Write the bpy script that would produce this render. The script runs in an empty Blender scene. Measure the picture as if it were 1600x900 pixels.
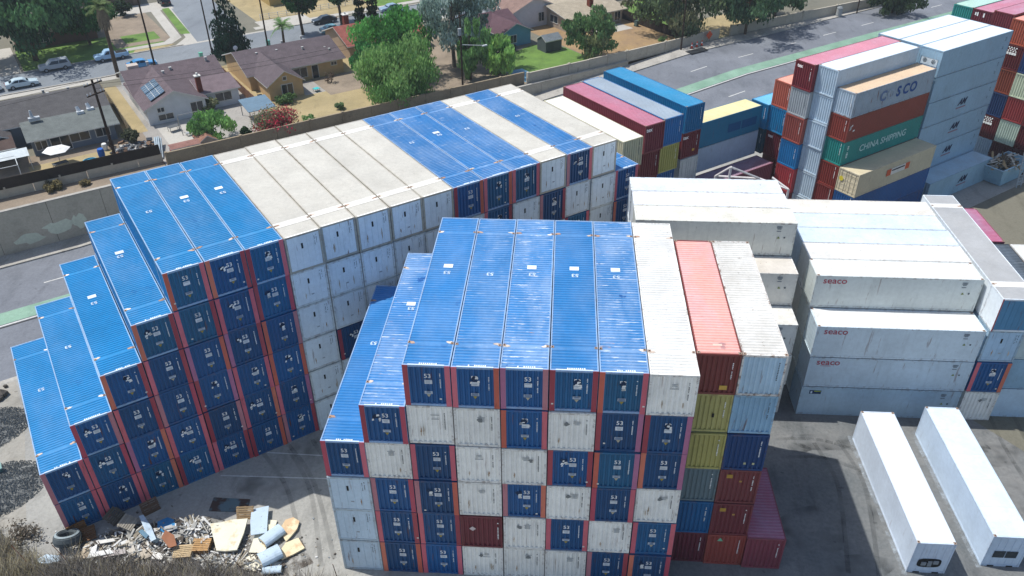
import bpy, bmesh, math, random
import numpy as np
from mathutils import Vector, Matrix, Euler

SC = bpy.context.scene
COL = SC.collection
R = math.radians
random.seed(7)

# ------------------------------------------------------------------ camera
F_PX = 1262.108                     # focal length in pixels of a 1600 px wide picture
CAM = Vector((13.4641, -32.8851, 44.8348))
ROT = Euler((0.978051, 0.0079818, 0.0627788), 'XYZ')
cd = bpy.data.cameras.new('camera')
cam = bpy.data.objects.new('camera', cd)
COL.objects.link(cam)
cam.location = CAM
cam.rotation_euler = ROT
cd.sensor_width = 36.0
cd.lens = 36.0 * F_PX / 1600.0
cd.clip_start = 0.5
cd.clip_end = 3000
SC.camera = cam

# ------------------------------------------------------------------ sky, sun, exposure
SUN_TRAVEL = Vector((9.0, -2.1, -17.56)).normalized()
TO_SUN = -SUN_TRAVEL
SUN_ELEV = math.asin(TO_SUN.z)
SUN_ROT = math.atan2(TO_SUN.x, TO_SUN.y)
world = bpy.data.worlds.new('World')
SC.world = world
world.use_nodes = True
nt = world.node_tree
nt.nodes.clear()
sky = nt.nodes.new('ShaderNodeTexSky')
sky.sky_type = 'NISHITA'
sky.sun_disc = False
sky.sun_elevation = SUN_ELEV
sky.sun_rotation = SUN_ROT
sky.altitude = 100
sky.air_density = 1.0
sky.dust_density = 1.2
sky.ozone_density = 1.0
bg = nt.nodes.new('ShaderNodeBackground')
bg.inputs['Strength'].default_value = 0.148
wo = nt.nodes.new('ShaderNodeOutputWorld')
nt.links.new(sky.outputs[0], bg.inputs[0])
nt.links.new(bg.outputs[0], wo.inputs[0])
sl = bpy.data.lights.new('sun', 'SUN')
sl.energy = 4.5
sl.angle = R(0.53)
sl.color = (1.0, 0.985, 0.945)
sun = bpy.data.objects.new('sun', sl)
COL.objects.link(sun)
sun.location = (0, 0, 90)
sun.rotation_euler = SUN_TRAVEL.to_track_quat('-Z', 'Y').to_euler()
SC.view_settings.view_transform = 'Standard'
SC.view_settings.look = 'None'
SC.view_settings.exposure = 0.12
SC.view_settings.gamma = 1.0
SC.view_settings.use_curve_mapping = False

# ------------------------------------------------------------------ frames of reference
TH = 0.6451310                      # the long block, the street and the houses are turned by this angle
A0 = Vector((-19.6714, 1.66079, 0.0))
CT, ST = math.cos(TH), math.sin(TH)


def A(x, y, z=0.0):
    return Vector((A0.x + x * CT - y * ST, A0.y + x * ST + y * CT, z))


_M = ROT.to_matrix()


def at(px, py, z=0.0):
    """The point of the place at height z that the photograph shows at pixel (px, py)."""
    d = _M @ Vector(((px - 800) / F_PX, -(py - 450) / F_PX, -1.0))
    t = (z - CAM.z) / d.z
    return CAM + d * t


def to_a(p):
    dx, dy = p.x - A0.x, p.y - A0.y
    return dx * CT + dy * ST, -dx * ST + dy * CT


# ------------------------------------------------------------------ colours and materials
def hx(s, a=1.0):
    s = s.lstrip('#')
    out = []
    for i in (0, 2, 4):
        c = int(s[i:i + 2], 16) / 255.0
        out.append(c / 12.92 if c <= 0.04045 else ((c + 0.055) / 1.055) ** 2.4)
    return (out[0], out[1], out[2], a)


class NT:
    """A small helper for building node trees."""

    def __init__(self, name, rough=0.6, spec=0.3):
        self.m = bpy.data.materials.new(name)
        self.m.use_nodes = True
        self.t = self.m.node_tree
        self.b = self.t.nodes['Principled BSDF']
        self.b.inputs['Roughness'].default_value = rough
        self.b.inputs['Specular IOR Level'].default_value = spec

    def n(self, typ, **kw):
        nd = self.t.nodes.new(typ)
        for k, v in kw.items():
            setattr(nd, k, v)
        return nd

    def l(self, a, b):
        self.t.links.new(a, b)

    def pos(self, scale=(1, 1, 1)):
        g = self.n('ShaderNodeNewGeometry')
        mp = self.n('ShaderNodeMapping')
        mp.inputs['Scale'].default_value = scale
        self.l(g.outputs['Position'], mp.inputs['Vector'])
        return mp.outputs[0]

    def loc(self, scale=(1, 1, 1)):
        g = self.n('ShaderNodeTexCoord')
        mp = self.n('ShaderNodeMapping')
        mp.inputs['Scale'].default_value = scale
        self.l(g.outputs['Object'], mp.inputs['Vector'])
        return mp.outputs[0]

    def noise(self, vec, scale=1.0, detail=4.0, rough=0.6):
        nd = self.n('ShaderNodeTexNoise')
        nd.inputs['Scale'].default_value = scale
        nd.inputs['Detail'].default_value = detail
        nd.inputs['Roughness'].default_value = rough
        self.l(vec, nd.inputs['Vector'])
        return nd.outputs['Fac']

    def ramp(self, fac, stops):
        r = self.n('ShaderNodeValToRGB')
        el = r.color_ramp.elements
        while len(el) < len(stops):
            el.new(0.5)
        for e, (p, c) in zip(el, stops):
            e.position = p
            e.color = c if isinstance(c, tuple) else (c, c, c, 1)
        self.l(fac, r.inputs['Fac'])
        return r.outputs['Color']

    def mix(self, fac, a, b, mode='MIX'):
        m = self.n('ShaderNodeMix', data_type='RGBA', blend_type=mode)
        for inp, v in ((m.inputs[0], fac), (m.inputs[6], a), (m.inputs[7], b)):
            if isinstance(v, (int, float, tuple)):
                inp.default_value = v
            else:
                self.l(v, inp)
        return m.outputs[2]

    def math(self, op, a, b=0.0):
        m = self.n('ShaderNodeMath', operation=op)
        for inp, v in zip(m.inputs, (a, b)):
            if isinstance(v, (int, float)):
                inp.default_value = v
            else:
                self.l(v, inp)
        return m.outputs[0]

    def bump(self, h, strength=0.3, dist=0.02):
        b = self.n('ShaderNodeBump')
        b.inputs['Strength'].default_value = strength
        b.inputs['Distance'].default_value = dist
        self.l(h, b.inputs['Height'])
        self.l(b.outputs[0], self.b.inputs['Normal'])

    def color(self, c):
        if isinstance(c, tuple):
            self.b.inputs['Base Color'].default_value = c
        else:
            self.l(c, self.b.inputs['Base Color'])
        return self.m


RUST = hx('6b3a20')


def mat_paint(name, kind):
    """Painted steel in the object's own colour; the colour's alpha is how worn the paint is (0 new, 1 worn)."""
    k = NT(name, 0.5, 0.35)
    oi = k.n('ShaderNodeObjectInfo')
    base, wear = oi.outputs['Color'], oi.outputs['Alpha']
    big = k.noise(k.pos((0.35, 0.35, 0.35)), 1.0, 4)
    fine = k.noise(k.pos(), 3.5, 5, 0.65)
    v = k.ramp(big, [(0.3, 0.88), (0.7, 1.06)])
    c = k.mix(1.0, base, v, 'MULTIPLY')
    if kind == 'wall':
        st = k.noise(k.pos((2.6, 2.6, 0.22)), 1.0, 4, 0.7)
        d = k.math('MULTIPLY', k.ramp(st, [(0.52, 0.0), (0.78, 1.0)]), k.math('MULTIPLY', wear, 0.27))
        c = k.mix(d, c, hx('3b3a36'))
        rs = k.noise(k.pos((4.0, 4.0, 0.45)), 1.0, 3, 0.6)
        d = k.math('MULTIPLY', k.ramp(rs, [(0.64, 0.0), (0.72, 1.0)]), wear)
        c = k.mix(d, c, RUST)
        gr = k.noise(k.pos(), 7.0, 4, 0.7)
        d = k.math('MULTIPLY', k.ramp(gr, [(0.62, 0.0), (0.72, 0.7)]), wear)
        c = k.mix(d, c, hx('55483c'))
    elif kind == 'roof':
        # chalk and scuffs: worn paint on the crests of the ribs, long across the roof and short along it
        g = k.n('ShaderNodeTexCoord')
        rnd = k.n('ShaderNodeVectorMath', operation='SCALE')
        rnd.inputs[0].default_value = (37.0, 91.0, 13.0)
        k.l(oi.outputs['Random'], rnd.inputs['Scale'])
        add = k.n('ShaderNodeVectorMath', operation='ADD')
        k.l(g.outputs['Object'], add.inputs[0])
        k.l(rnd.outputs[0], add.inputs[1])

        def lmap(sc):
            mp = k.n('ShaderNodeMapping')
            mp.inputs['Scale'].default_value = sc
            k.l(add.outputs[0], mp.inputs['Vector'])
            return mp.outputs[0]
        sep = k.n('ShaderNodeSeparateXYZ')
        k.l(g.outputs['Object'], sep.inputs[0])
        crest = k.ramp(k.math('ADD', k.math('MULTIPLY', sep.outputs['Z'], 20.0), 1.0), [(.35, 0.12), (.9, 1.0)])
        # even chalking in broad patches
        fd = k.noise(lmap((.5, .22, 1)), 1.0, 4, 0.6)
        d = k.math('MULTIPLY', k.ramp(fd, [(0.42, 0.0), (0.75, 0.5)]), wear)
        c = k.mix(d, c, hx('a9bdd6'))
        c = k.mix(k.math('MULTIPLY', k.math('MULTIPLY', crest, wear), .2), c, hx('c4d0dc'))
        st = k.noise(lmap((.9, 5.5, 1)), 1.0, 5, 0.7)
        d = k.math('MULTIPLY', k.math('MULTIPLY', k.ramp(st, [(0.56, 0.0), (0.66, 0.95)]), k.math('POWER', wear, 2.2)), crest)
        c = k.mix(d, c, hx('dfe3e6'))
        bl = k.noise(lmap((.8, .55, 1)), 1.0, 3, 0.55)
        d = k.math('MULTIPLY', k.ramp(bl, [(0.69, 0.0), (0.715, 0.85)]), wear)
        c = k.mix(d, c, k.mix(1.0, base, (0.3, 0.42, 0.6, 1), 'MULTIPLY'))
        rr = k.noise(lmap((.9, 2.6, 1)), 1.0, 5, 0.7)
        d = k.math('MULTIPLY', k.ramp(rr, [(0.64, 0.0), (0.71, 0.75)]), k.math('POWER', wear, 3.0))
        c = k.mix(d, c, hx('b98d78'))
        k.b.inputs['Roughness'].default_value = 0.5
        k.b.inputs['Specular IOR Level'].default_value = 0.2
    elif kind == 'pale':
        # pale roofs: dust, dark run marks, a few rust freckles
        ds = k.noise(k.pos((0.5, 0.5, 0.5)), 1.3, 6, 0.7)
        d = k.math('MULTIPLY', k.ramp(ds, [(0.42, 0.0), (0.7, 0.36)]), wear)
        c = k.mix(d, c, hx('9d9484'))
        rr = k.noise(k.pos(), 4.2, 5, 0.72)
        d = k.math('MULTIPLY', k.ramp(rr, [(0.63, 0.0), (0.69, 0.8)]), wear)
        c = k.mix(d, c, hx('6f5b48'))
    c = k.mix(k.ramp(fine, [(0.35, 0.10), (0.65, 0.0)]), c, hx('26282a'))
    if kind == 'plain':
        rs = k.noise(k.pos(), 3.0, 5, .7)
        c = k.mix(k.math('MULTIPLY', k.ramp(rs, [(.5, 0.0), (.62, .8)]), wear), c, hx('6a4a36'))
    k.bump(fine, 0.06, 0.01)
    return k.color(c)


def mat_flat(name, col, rough=0.7, var=0.15, scale=2.0, spec=0.25, bump=0.0, dark='30302c', metallic=0.0):
    k = NT(name, rough, spec)
    base = hx(col) if isinstance(col, str) else col
    n1 = k.noise(k.pos(), scale, 5, 0.65)
    lo = tuple(x * (1 - var) for x in base[:3]) + (1,)
    hi = tuple(min(1, x * (1 + var)) for x in base[:3]) + (1,)
    c = k.ramp(n1, [(0.3, lo), (0.7, hi)])
    k.b.inputs['Metallic'].default_value = metallic
    if bump:
        k.bump(k.noise(k.pos(), scale * 6, 3), bump, 0.03)
    return k.color(c)


def mat_obj(name, rough=0.7, var=0.14, scale=1.6, spec=0.25, metallic=0.0):
    """Any other coloured thing: the object's own colour with gentle grime."""
    k = NT(name, rough, spec)
    oi = k.n('ShaderNodeObjectInfo')
    v = k.ramp(k.noise(k.pos(), scale, 5, 0.65), [(0.3, 1 - var), (0.7, 1 + var)])
    c = k.mix(1.0, oi.outputs['Color'], v, 'MULTIPLY')
    k.b.inputs['Metallic'].default_value = metallic
    return k.color(c)


MT = {}
MT['wall'] = mat_paint('painted_steel_wall', 'wall')
MT['roof'] = mat_paint('painted_steel_roof', 'roof')
MT['pale'] = mat_paint('pale_steel_roof', 'pale')
MT['plain'] = mat_paint('painted_steel_frame', 'plain')
MT['obj'] = mat_obj('coloured_surface')
MT['print'] = mat_obj('printed_marking', 0.6, 0.1, 3.0)
MT['gloss'] = mat_obj('car_paint', 0.25, 0.05, 1.0, 0.5)
MT['glass'] = mat_flat('dark_glass', '1c2730', 0.08, 0.2, 0.7, 0.6)
MT['rust'] = mat_flat('rusty_steel', '5a3018', 0.85, 0.4, 6.0)
MT['casting'] = mat_flat('weathered_casting', '9a8474', 0.8, 0.35, 6.0)
MT['rubber'] = mat_flat('black_rubber', '1b1b1b', 0.8, 0.2, 5.0)
MT['wood'] = mat_flat('weathered_timber', '6d5b48', 0.85, 0.3, 3.0)
MT['polewood'] = mat_flat('dark_pole_timber', '33241b', 0.9, 0.25, 3.0)


# ------------------------------------------------------------------ mesh helpers
class MB:
    def __init__(self):
        self.v, self.f, self.mi = [], [], []
        self.cur = 0

    def quad(self, a, b, c, d):
        i = len(self.v)
        self.v += [tuple(a), tuple(b), tuple(c), tuple(d)]
        self.f.append((i, i + 1, i + 2, i + 3))
        self.mi.append(self.cur)

    def poly(self, pts):
        i = len(self.v)
        self.v += [tuple(p) for p in pts]
        self.f.append(tuple(range(i, i + len(pts))))
        self.mi.append(self.cur)

    def box(self, x0, x1, y0, y1, z0, z1, M=None):
        p = [(x0, y0, z0), (x1, y0, z0), (x1, y1, z0), (x0, y1, z0), (x0, y0, z1), (x1, y0, z1), (x1, y1, z1), (x0, y1, z1)]
        if M is not None:
            p = [tuple(M @ Vector(q)) for q in p]
        i = len(self.v)
        self.v += p
        for q in ((0, 3, 2, 1), (4, 5, 6, 7), (0, 1, 5, 4), (1, 2, 6, 5), (2, 3, 7, 6), (3, 0, 4, 7)):
            self.f.append(tuple(i + k for k in q))
            self.mi.append(self.cur)

    def prism(self, pts, z0, z1):
        """A flat outline (counter-clockwise) pulled up from z0 to z1."""
        n, i = len(pts), len(self.v)
        self.v += [(p[0], p[1], z0) for p in pts] + [(p[0], p[1], z1) for p in pts]
        self.f.append(tuple(i + n + k for k in range(n)))
        self.f.append(tuple(i + k for k in reversed(range(n))))
        self.mi += [self.cur] * 2
        for k in range(n):
            k2 = (k + 1) % n
            self.f.append((i + k, i + k2, i + n + k2, i + n + k))
            self.mi.append(self.cur)

    def tube(self, p, q, r0, r1=None, n=8, caps=True):
        r1 = r0 if r1 is None else r1
        p, q = Vector(p), Vector(q)
        d = (q - p).normalized()
        u = d.orthogonal().normalized()
        w = d.cross(u)
        i = len(self.v)
        for c, r in ((p, r0), (q, r1)):
            for k in range(n):
                a = 2 * math.pi * k / n
                self.v.append(tuple(c + (u * math.cos(a) + w * math.sin(a)) * r))
        for k in range(n):
            k2 = (k + 1) % n
            self.f.append((i + k, i + k2, i + n + k2, i + n + k))
            self.mi.append(self.cur)
        if caps:
            self.f.append(tuple(i + k for k in reversed(range(n))))
            self.f.append(tuple(i + n + k for k in range(n)))
            self.mi += [self.cur] * 2

    def mesh(self, name, mats, smooth=False):
        me = bpy.data.meshes.new(name)
        me.from_pydata(self.v, [], self.f)
        for m in (mats if isinstance(mats, (list, tuple)) else [mats]):
            me.materials.append(m)
        if any(self.mi):
            me.polygons.foreach_set('material_index', self.mi)
        if smooth:
            me.polygons.foreach_set('use_smooth', [True] * len(me.polygons))
        me.update()
        return me


CACHE = {}


def cached(key, fn):
    if key not in CACHE:
        CACHE[key] = fn()
    return CACHE[key]


def obj(name, me, parent=None, loc=(0, 0, 0), rot=(0, 0, 0), color=None, label=None, scale=None):
    o = bpy.data.objects.new(name, me)
    COL.objects.link(o)
    if parent is not None:
        o.parent = parent
    o.location = loc
    o.rotation_euler = rot
    if scale is not None:
        o.scale = scale
    if color is not None:
        o.color = color
    if name in ('code', 'small_print', 'label_print', 'faded_print', 'roof_code', 'emblem_remains', 'dotted_emblem'):
        o['kind'] = 'stuff'           # print too small to pick apart
    if label:
        o['label'] = label
    return o


def tag(o, label, cat, group=None):
    o['label'] = label
    o['category'] = cat
    if group:
        o['group'] = group
    return o


def thing(name, label, cat, loc=(0, 0, 0), rotz=0.0, group=None):
    o = bpy.data.objects.new(name, None)
    COL.objects.link(o)
    o.empty_display_size = 0.5
    o.location = loc
    o.rotation_euler = (0, 0, rotz)
    return tag(o, label, cat, group)


def struct(name, me, loc=(0, 0, 0), rot=(0, 0, 0), color=None):
    o = obj(name, me, None, loc, rot, color)
    o['kind'] = 'structure'
    return o


def stuff(name, me, loc=(0, 0, 0), rot=(0, 0, 0), parent=None):
    o = obj(name, me, parent, loc, rot)
    o['kind'] = 'stuff'
    return o


_TXT = {}


def text_mesh(s, size, bold=0.0, mat='print', shear=0.0):
    key = (s, size, bold, mat, shear)
    if key not in _TXT:
        cu = bpy.data.curves.new('lettering', 'FONT')
        cu.body = s
        cu.size = size
        cu.align_x = 'CENTER'
        cu.align_y = 'CENTER'
        cu.offset = bold
        cu.shear = shear
        cu.extrude = 0.0
        cu.resolution_u = 3
        o = bpy.data.objects.new('lettering', cu)
        COL.objects.link(o)
        dg = bpy.context.evaluated_depsgraph_get()
        me = bpy.data.meshes.new_from_object(o.evaluated_get(dg))
        bpy.data.objects.remove(o)
        me.materials.clear()
        me.materials.append(MT[mat])
        _TXT[key] = me
    return _TXT[key]


ORD = ['ground', 'second', 'third', 'fourth', 'fifth', 'sixth']
NTH = ['first', 'second', 'third', 'fourth', 'fifth', 'sixth', 'seventh', 'eighth', 'ninth', 'tenth', 'eleventh', 'twelfth',
       'thirteenth', 'fourteenth', 'fifteenth', 'sixteenth', 'seventeenth', 'eighteenth', 'nineteenth']
# ================================================================== containers
TIER = 2.9268
CH = 2.862


def corr_sheet(name, length, height, pitch, depth, mat, flats=()):
    """A corrugated sheet in the XZ plane, its outer face towards -y, ribs upright."""
    def fn():
        b = MB()
        n = max(1, round(length / pitch))
        p = length / n
        prof = []
        for i in range(n):
            x = -length / 2 + i * p
            prof += [(x, 0), (x + .34 * p, 0), (x + .5 * p, depth), (x + .84 * p, depth)]
        prof.append((length / 2, 0))
        i0 = len(b.v)
        for x, y in prof:
            b.v += [(x, y, 0), (x, y, height)]
        for k in range(len(prof) - 1):
            j = i0 + 2 * k
            b.f.append((j, j + 2, j + 3, j + 1))
            b.mi.append(0)
        return b.mesh(name, MT[mat])
    return cached((name, round(length, 3), round(height, 3), pitch, depth, mat), fn)


def smooth_sheet(name, length, height, step, mat):
    """Flat insulated panel wall: pressed panels 5 mm proud with narrow joints between."""
    def fn():
        b = MB()
        n = max(1, round(length / step))
        p = length / n
        b.quad((-length / 2, .006, 0), (length / 2, .006, 0), (length / 2, .006, height), (-length / 2, .006, height))
        for i in range(n):
            x0, x1 = -length / 2 + i * p + .018, -length / 2 + (i + 1) * p - .018
            d = .012 if step < .5 else -.001
            b.box(x0 - (.008 if step > .5 else 0), x1 + (.008 if step > .5 else 0), -d, .0065, .02, height - .02)
        return b.mesh(name, MT[mat])
    return cached((name, round(length, 3), round(height, 3), step, mat), fn)


def door_sheet(W, H):
    """The door end: two leaves with rails, four lock bars and their handles."""
    def fn():
        b = MB()
        for s in (-1, 1):
            x0, x1 = (.02, W / 2 - .02) if s > 0 else (-W / 2 + .02, -.02)
            b.box(x0, x1, -.01, .02, .03, H - .03)
            for z in (.25, .8, 1.35, 1.9, H - .35):
                b.box(x0 + .06, x1 - .06, -.028, -.012, z - .09, z + .09)
            for x in (x0 + .28, x1 - .28):
                b.tube((x, -.05, .03), (x, -.05, H - .03), .025, n=6)
                b.box(x - .05, x + .05, -.07, -.03, .95, 1.02)
        return b.mesh('door', MT['wall'])
    return cached(('door', W, H), fn)


def reefer_end(W, H):
    """Machinery end of an insulated container: recessed bay, grilles, twin fans."""
    def fn():
        b = MB()
        b.box(-W / 2, W / 2, -.01, .03, 0, .25)
        b.box(-W / 2, W / 2, -.01, .03, H - .9, H)
        b.box(-W / 2, -W / 2 + .18, -.01, .03, .25, H - .9)
        b.box(W / 2 - .18, W / 2, -.01, .03, .25, H - .9)
        b.quad((-W / 2, .05, .2), (W / 2, .05, .2), (W / 2, .05, H - .8), (-W / 2, .05, H - .8))
        return b.mesh('end_frame', MT['wall'])
    return cached(('reefer', W, H), fn)


def frame_mesh(W, L, H, post, mid):
    def fn():
        b = MB()
        w, l = W / 2, L / 2
        for sx in (-1, 1):
            xa, xb = sorted((sx * w, sx * (w - .07)))
            b.box(xa, xb, -l + .1, l - .1, H - .12, H - .002)
            b.box(xa, xb, -l + .1, l - .1, 0.01, .16)
            for sy in (-1, 1):
                ya, yb = sorted((sy * l, sy * (l - .1)))
                pw = post if sy < 0 else .12
                xa2, xb2 = sorted((sx * w, sx * (w - pw)))
                b.box(xa2, xb2, ya, yb, 0, H)
                if mid:
                    ya, yb = sorted((sy * 6.02, sy * 6.18))
                    xa3, xb3 = sorted((sx * (w + .006), sx * (w - .075)))
                    b.box(xa3, xb3, ya, yb, .005, H + .006)
        for sy in (-1, 1):
            ya, yb = sorted((sy * l, sy * (l - .1)))
            b.box(-w + .12, w - .12, ya, yb, H - .13, H - .003)
            b.box(-w + .12, w - .12, ya, yb, .005, .14)
        b.quad((-w + .07, -l + .05, .1), (-w + .07, l - .05, .1), (w - .07, l - .05, .1), (w - .07, -l + .05, .1))
        return b.mesh('frame', MT['plain'])
    return cached(('frame', round(W, 3), round(L, 3), round(H, 3), post, mid), fn)


def roof_corr(W, L, mat, mid, pitch=.25, depth=.04):
    def fn():
        b = MB()
        w, l = W / 2 - .07, L / 2 - .1
        n = round(2 * l / pitch)
        p = 2 * l / n
        prof = []
        for i in range(n):
            y = -l + i * p
            if mid and (abs(abs(y + p / 2) - 6.1) < .16):
                prof += [(y, .004), (y + p * .8, .004), (y + p * .82, -.05), (y + p * .98, -.05)]
            else:
                prof += [(y, -depth), (y + .3 * p, -depth), (y + .48 * p, 0), (y + .8 * p, 0)]
        prof.append((l, -depth))
        for y, z in prof:
            b.v += [(-w, y, z), (w, y, z)]
        for k in range(len(prof) - 1):
            j = 2 * k
            b.f.append((j, j + 1, j + 3, j + 2))
            b.mi.append(0)
        return b.mesh('roof', MT[mat])
    return cached(('roofc', round(W, 3), round(L, 3), mat, mid, pitch), fn)


def roof_flat(W, L, mat, mid):
    def fn():
        b = MB()
        w, l = W / 2 - .07, L / 2 - .1
        b.quad((-w, -l, -.012), (w, -l, -.012), (w, l, -.012), (-w, l, -.012))
        n = 1 if mid else 5
        for i in range(n):                   # wide pressed sheets with low seams
            y0, y1 = -l + 2 * l * i / n + .02, -l + 2 * l * (i + 1) / n - .02
            if mid and -6.3 < -6.1 and (y0 < -5.9 < y1 or y0 < 5.9 < y1):
                pass
            b.box(-w + .03, w - .03, y0, y1, -.011, -.004)
        return b.mesh('roof', MT[mat])
    return cached(('rooff', round(W, 3), round(L, 3), mat, mid), fn)


def roof_band(W):
    def fn():
        b = MB()
        b.box(-W / 2 + .02, W / 2 - .02, -.36, .36, -.002, .006)
        return b.mesh('roof_band', MT['pale'])
    return cached(('band', W), fn)


def plate(w, h, t=.004, mat='print'):
    def fn():
        b = MB()
        b.box(-w / 2, w / 2, -h / 2, h / 2, 0, t)
        return b.mesh('plate', MT[mat])
    return cached(('plate', w, h, t, mat), fn)


def code_marks(n, w, h, seed, col2=False):
    """A column of small printed characters, too small to read in the photograph: plain little blocks."""
    def fn():
        rnd = random.Random(seed)
        b = MB()
        for i in range(n):
            y = h / 2 - (i + .5) * h / n
            if rnd.random() < .14:
                continue
            ww = w * rnd.uniform(.55, 1)
            b.quad((-ww / 2, y - .32 * h / n, 0), (ww / 2, y - .32 * h / n, 0), (ww / 2, y + .32 * h / n, 0), (-ww / 2, y + .32 * h / n, 0))
        return b.mesh('code', MT['print'])
    return cached(('code', n, w, h, seed), fn)


def blot(seed, r, ragged=.45, sx=1.0, sy=1.0):
    def fn():
        rnd = random.Random(seed)
        b = MB()
        n = 14
        b.poly([(sx * r * math.cos(2 * math.pi * k / n) * rnd.uniform(1 - ragged, 1), sy * r * math.sin(2 * math.pi * k / n) * rnd.uniform(1 - ragged, 1), 0) for k in range(n)])
        return b.mesh('blot', MT['print'])
    return cached(('blot', seed, r, ragged, sx, sy), fn)


def logo_rest(seed):
    """What is left of a painted-over emblem: two or three white scraps."""
    def fn():
        rnd = random.Random(seed)
        b = MB()
        for _ in range(rnd.randint(4, 6)):
            x, y = rnd.uniform(-.26, .26), rnd.uniform(-.3, .24)
            a, c = rnd.uniform(.05, .12), rnd.uniform(.04, .1)
            b.quad((x - a, y - c, 0), (x + a, y - c * .5, 0), (x + a * .8, y + c, 0), (x - a * .7, y + c * .7, 0))
        return b.mesh('scraps', MT['print'])
    return cached(('rest', seed), fn)


def fan_mesh():
    def fn():
        b = MB()
        for k in range(16):
            a, c = 2 * math.pi * k / 16, 2 * math.pi * (k + 1) / 16
            for r0, r1 in ((.2, .25), (.1, .13)):
                b.quad((r0 * math.cos(a), r0 * math.sin(a), 0), (r1 * math.cos(a), r1 * math.sin(a), 0), (r1 * math.cos(c), r1 * math.sin(c), 0), (r0 * math.cos(c), r0 * math.sin(c), 0))
        for k in range(6):
            a = math.pi * k / 3
            b.quad((0, 0, .01), (.2 * math.cos(a), .2 * math.sin(a), .01), (.2 * math.cos(a + .5), .2 * math.sin(a + .5), .01), (.02 * math.cos(a + .8), .02 * math.sin(a + .8), .01))
        return b.mesh('fan', MT['obj'])
    return cached('fan', fn)


WHITE = hx('e6e6e2', .5)
FRONT = (R(90), 0, 0)
SIDE = (R(90), 0, R(90))
RNG = random.Random(11)


def tone(c, rnd, d=.1, wear=None):
    k = rnd.uniform(1 - d, 1 + d)
    return (c[0] * k, c[1] * k, c[2] * k, c[3] if wear is None else wear)


def container(label, frame, axis, x, y, z, L=12.12, W=2.43, H=CH, col=None, front='corr', side='corr', roof='corr', roofcol=None, framecol=None, endcol=None,
              sidecol=None, group=None, posts=None, mid=False, back='corr', top=True, name='shipping_container', pw=.12, roofmat=None, lean=0.0):
    """One container. (x, y) is the corner of its footprint nearest the frame's origin, z its underside. axis 'y': the visible end
    faces -y of the frame; axis 'x': the visible end faces -x and a long side faces -y."""
    rot = 0.0 if axis == 'y' else R(-90)
    cx, cy = (x + W / 2, y + L / 2) if axis == 'y' else (x + L / 2, y + W / 2)
    if frame == 'A':
        p, rz = A(cx, cy, z), TH + rot
    else:
        p, rz = Vector((cx, cy, z)), rot
    JR = random.Random(int(x * 91 + y * 57 + z * 13))
    jx, jy = JR.uniform(-.012, .012), JR.uniform(-.07, .07)
    p = p + Vector((jx * math.cos(rz) - jy * math.sin(rz), jx * math.sin(rz) + jy * math.cos(rz), 0))
    t = thing(name, label, 'container', p, rz + lean + JR.uniform(-.0012, .0012), group)
    framecol = framecol or col
    endcol = endcol or col
    sidecol = sidecol or col
    w, l = W / 2, L / 2
    obj('frame', frame_mesh(W, L, H, pw, mid), t, color=framecol)
    iw = W - 2 * pw
    if front == 'corr':
        obj('end_wall', corr_sheet('end_wall', iw, H - .26, .285, .075, 'wall'), t, (0, -l + .03, .135), color=endcol)
    elif front == 'panel':
        obj('end_wall', smooth_sheet('end_wall', iw, H - .26, .42, 'wall'), t, (0, -l + .03, .135), color=endcol)
    elif front == 'door':
        obj('door', door_sheet(iw, H - .26), t, (0, -l + .06, .135), color=endcol)
    elif front == 'reefer':
        obj('end_frame', reefer_end(iw, H - .26), t, (0, -l + .03, .135), color=endcol)
    if back:
        obj('end_wall', corr_sheet('end_wall', W - .24, H - .26, .285, .045, 'wall'), t, (0, l - .03, .135), (0, 0, math.pi), color=endcol)
    for s in (-1, 1):
        if side == 'corr':
            me = corr_sheet('side_wall', L - .2, H - .27, .285, .036, 'wall')
        elif side == 'plain':
            me = smooth_sheet('side_wall', L - .2, H - .27, L, 'wall')
        else:
            me = smooth_sheet('side_wall', L - .2, H - .27, .6, 'wall')
        obj('side_wall', me, t, (s * (w - .015), 0, .155), (0, 0, s * math.pi / 2), color=sidecol)
    rc = roofcol or col
    rm = roofmat or ('roof' if roof == 'corr' else 'pale')
    if roof == 'corr':
        obj('roof', roof_corr(W, L, rm, mid), t, (0, 0, H - .006), color=rc)
    else:
        obj('roof', roof_flat(W, L, rm, mid), t, (0, 0, H - .006), color=rc)
    if posts:
        for s, pc in zip((-1, 1), posts):
            b = cached(('post', pw, H), lambda: _post(pw, H))
            obj('corner_post', b, t, (s * (w - pw / 2), -l - .004, 0), color=pc)
    return t


def _post(pw, H):
    b = MB()
    b.box(-pw / 2 + .004, pw / 2 - .012, -.008, .03, .17, H - .15)
    b.box(-pw / 2 + .0, pw / 2, -.014, .02, .003, .17)
    b.box(-pw / 2 + .0, pw / 2, -.014, .02, H - .15, H - .003)
    return b.mesh('corner_post', MT['wall'])


def castings(t, W, H, ys, rnd, rust=True):
    b = cached('casting', lambda: _casting())
    for y in ys:
        for s in (-1, 1):
            obj('corner_casting', b, t, (s * (W / 2 - .1), y, H))
            if rust and rnd.random() < .85:
                obj('rust_patch', blot(rnd.randint(0, 5), .27, .5, 1.0, .5), t, (s * (W / 2 - .24), y + rnd.uniform(-.1, .1), H + .013), (0, 0, rnd.uniform(-.4, .4)),
                    color=tone(hx(rnd.choice(['b99a84', 'd2c4b4', 'a88770', 'c9b8a8', 'd8d2ca'])), rnd, .15))


def _casting():
    b = MB()
    b.box(-.085, .085, -.09, .09, -.01, .022)
    b.cur = 1
    b.box(-.035, .035, -.05, .05, .015, .0235)
    return b.mesh('corner_casting', [MT['casting'], MT['rubber']])


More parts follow.
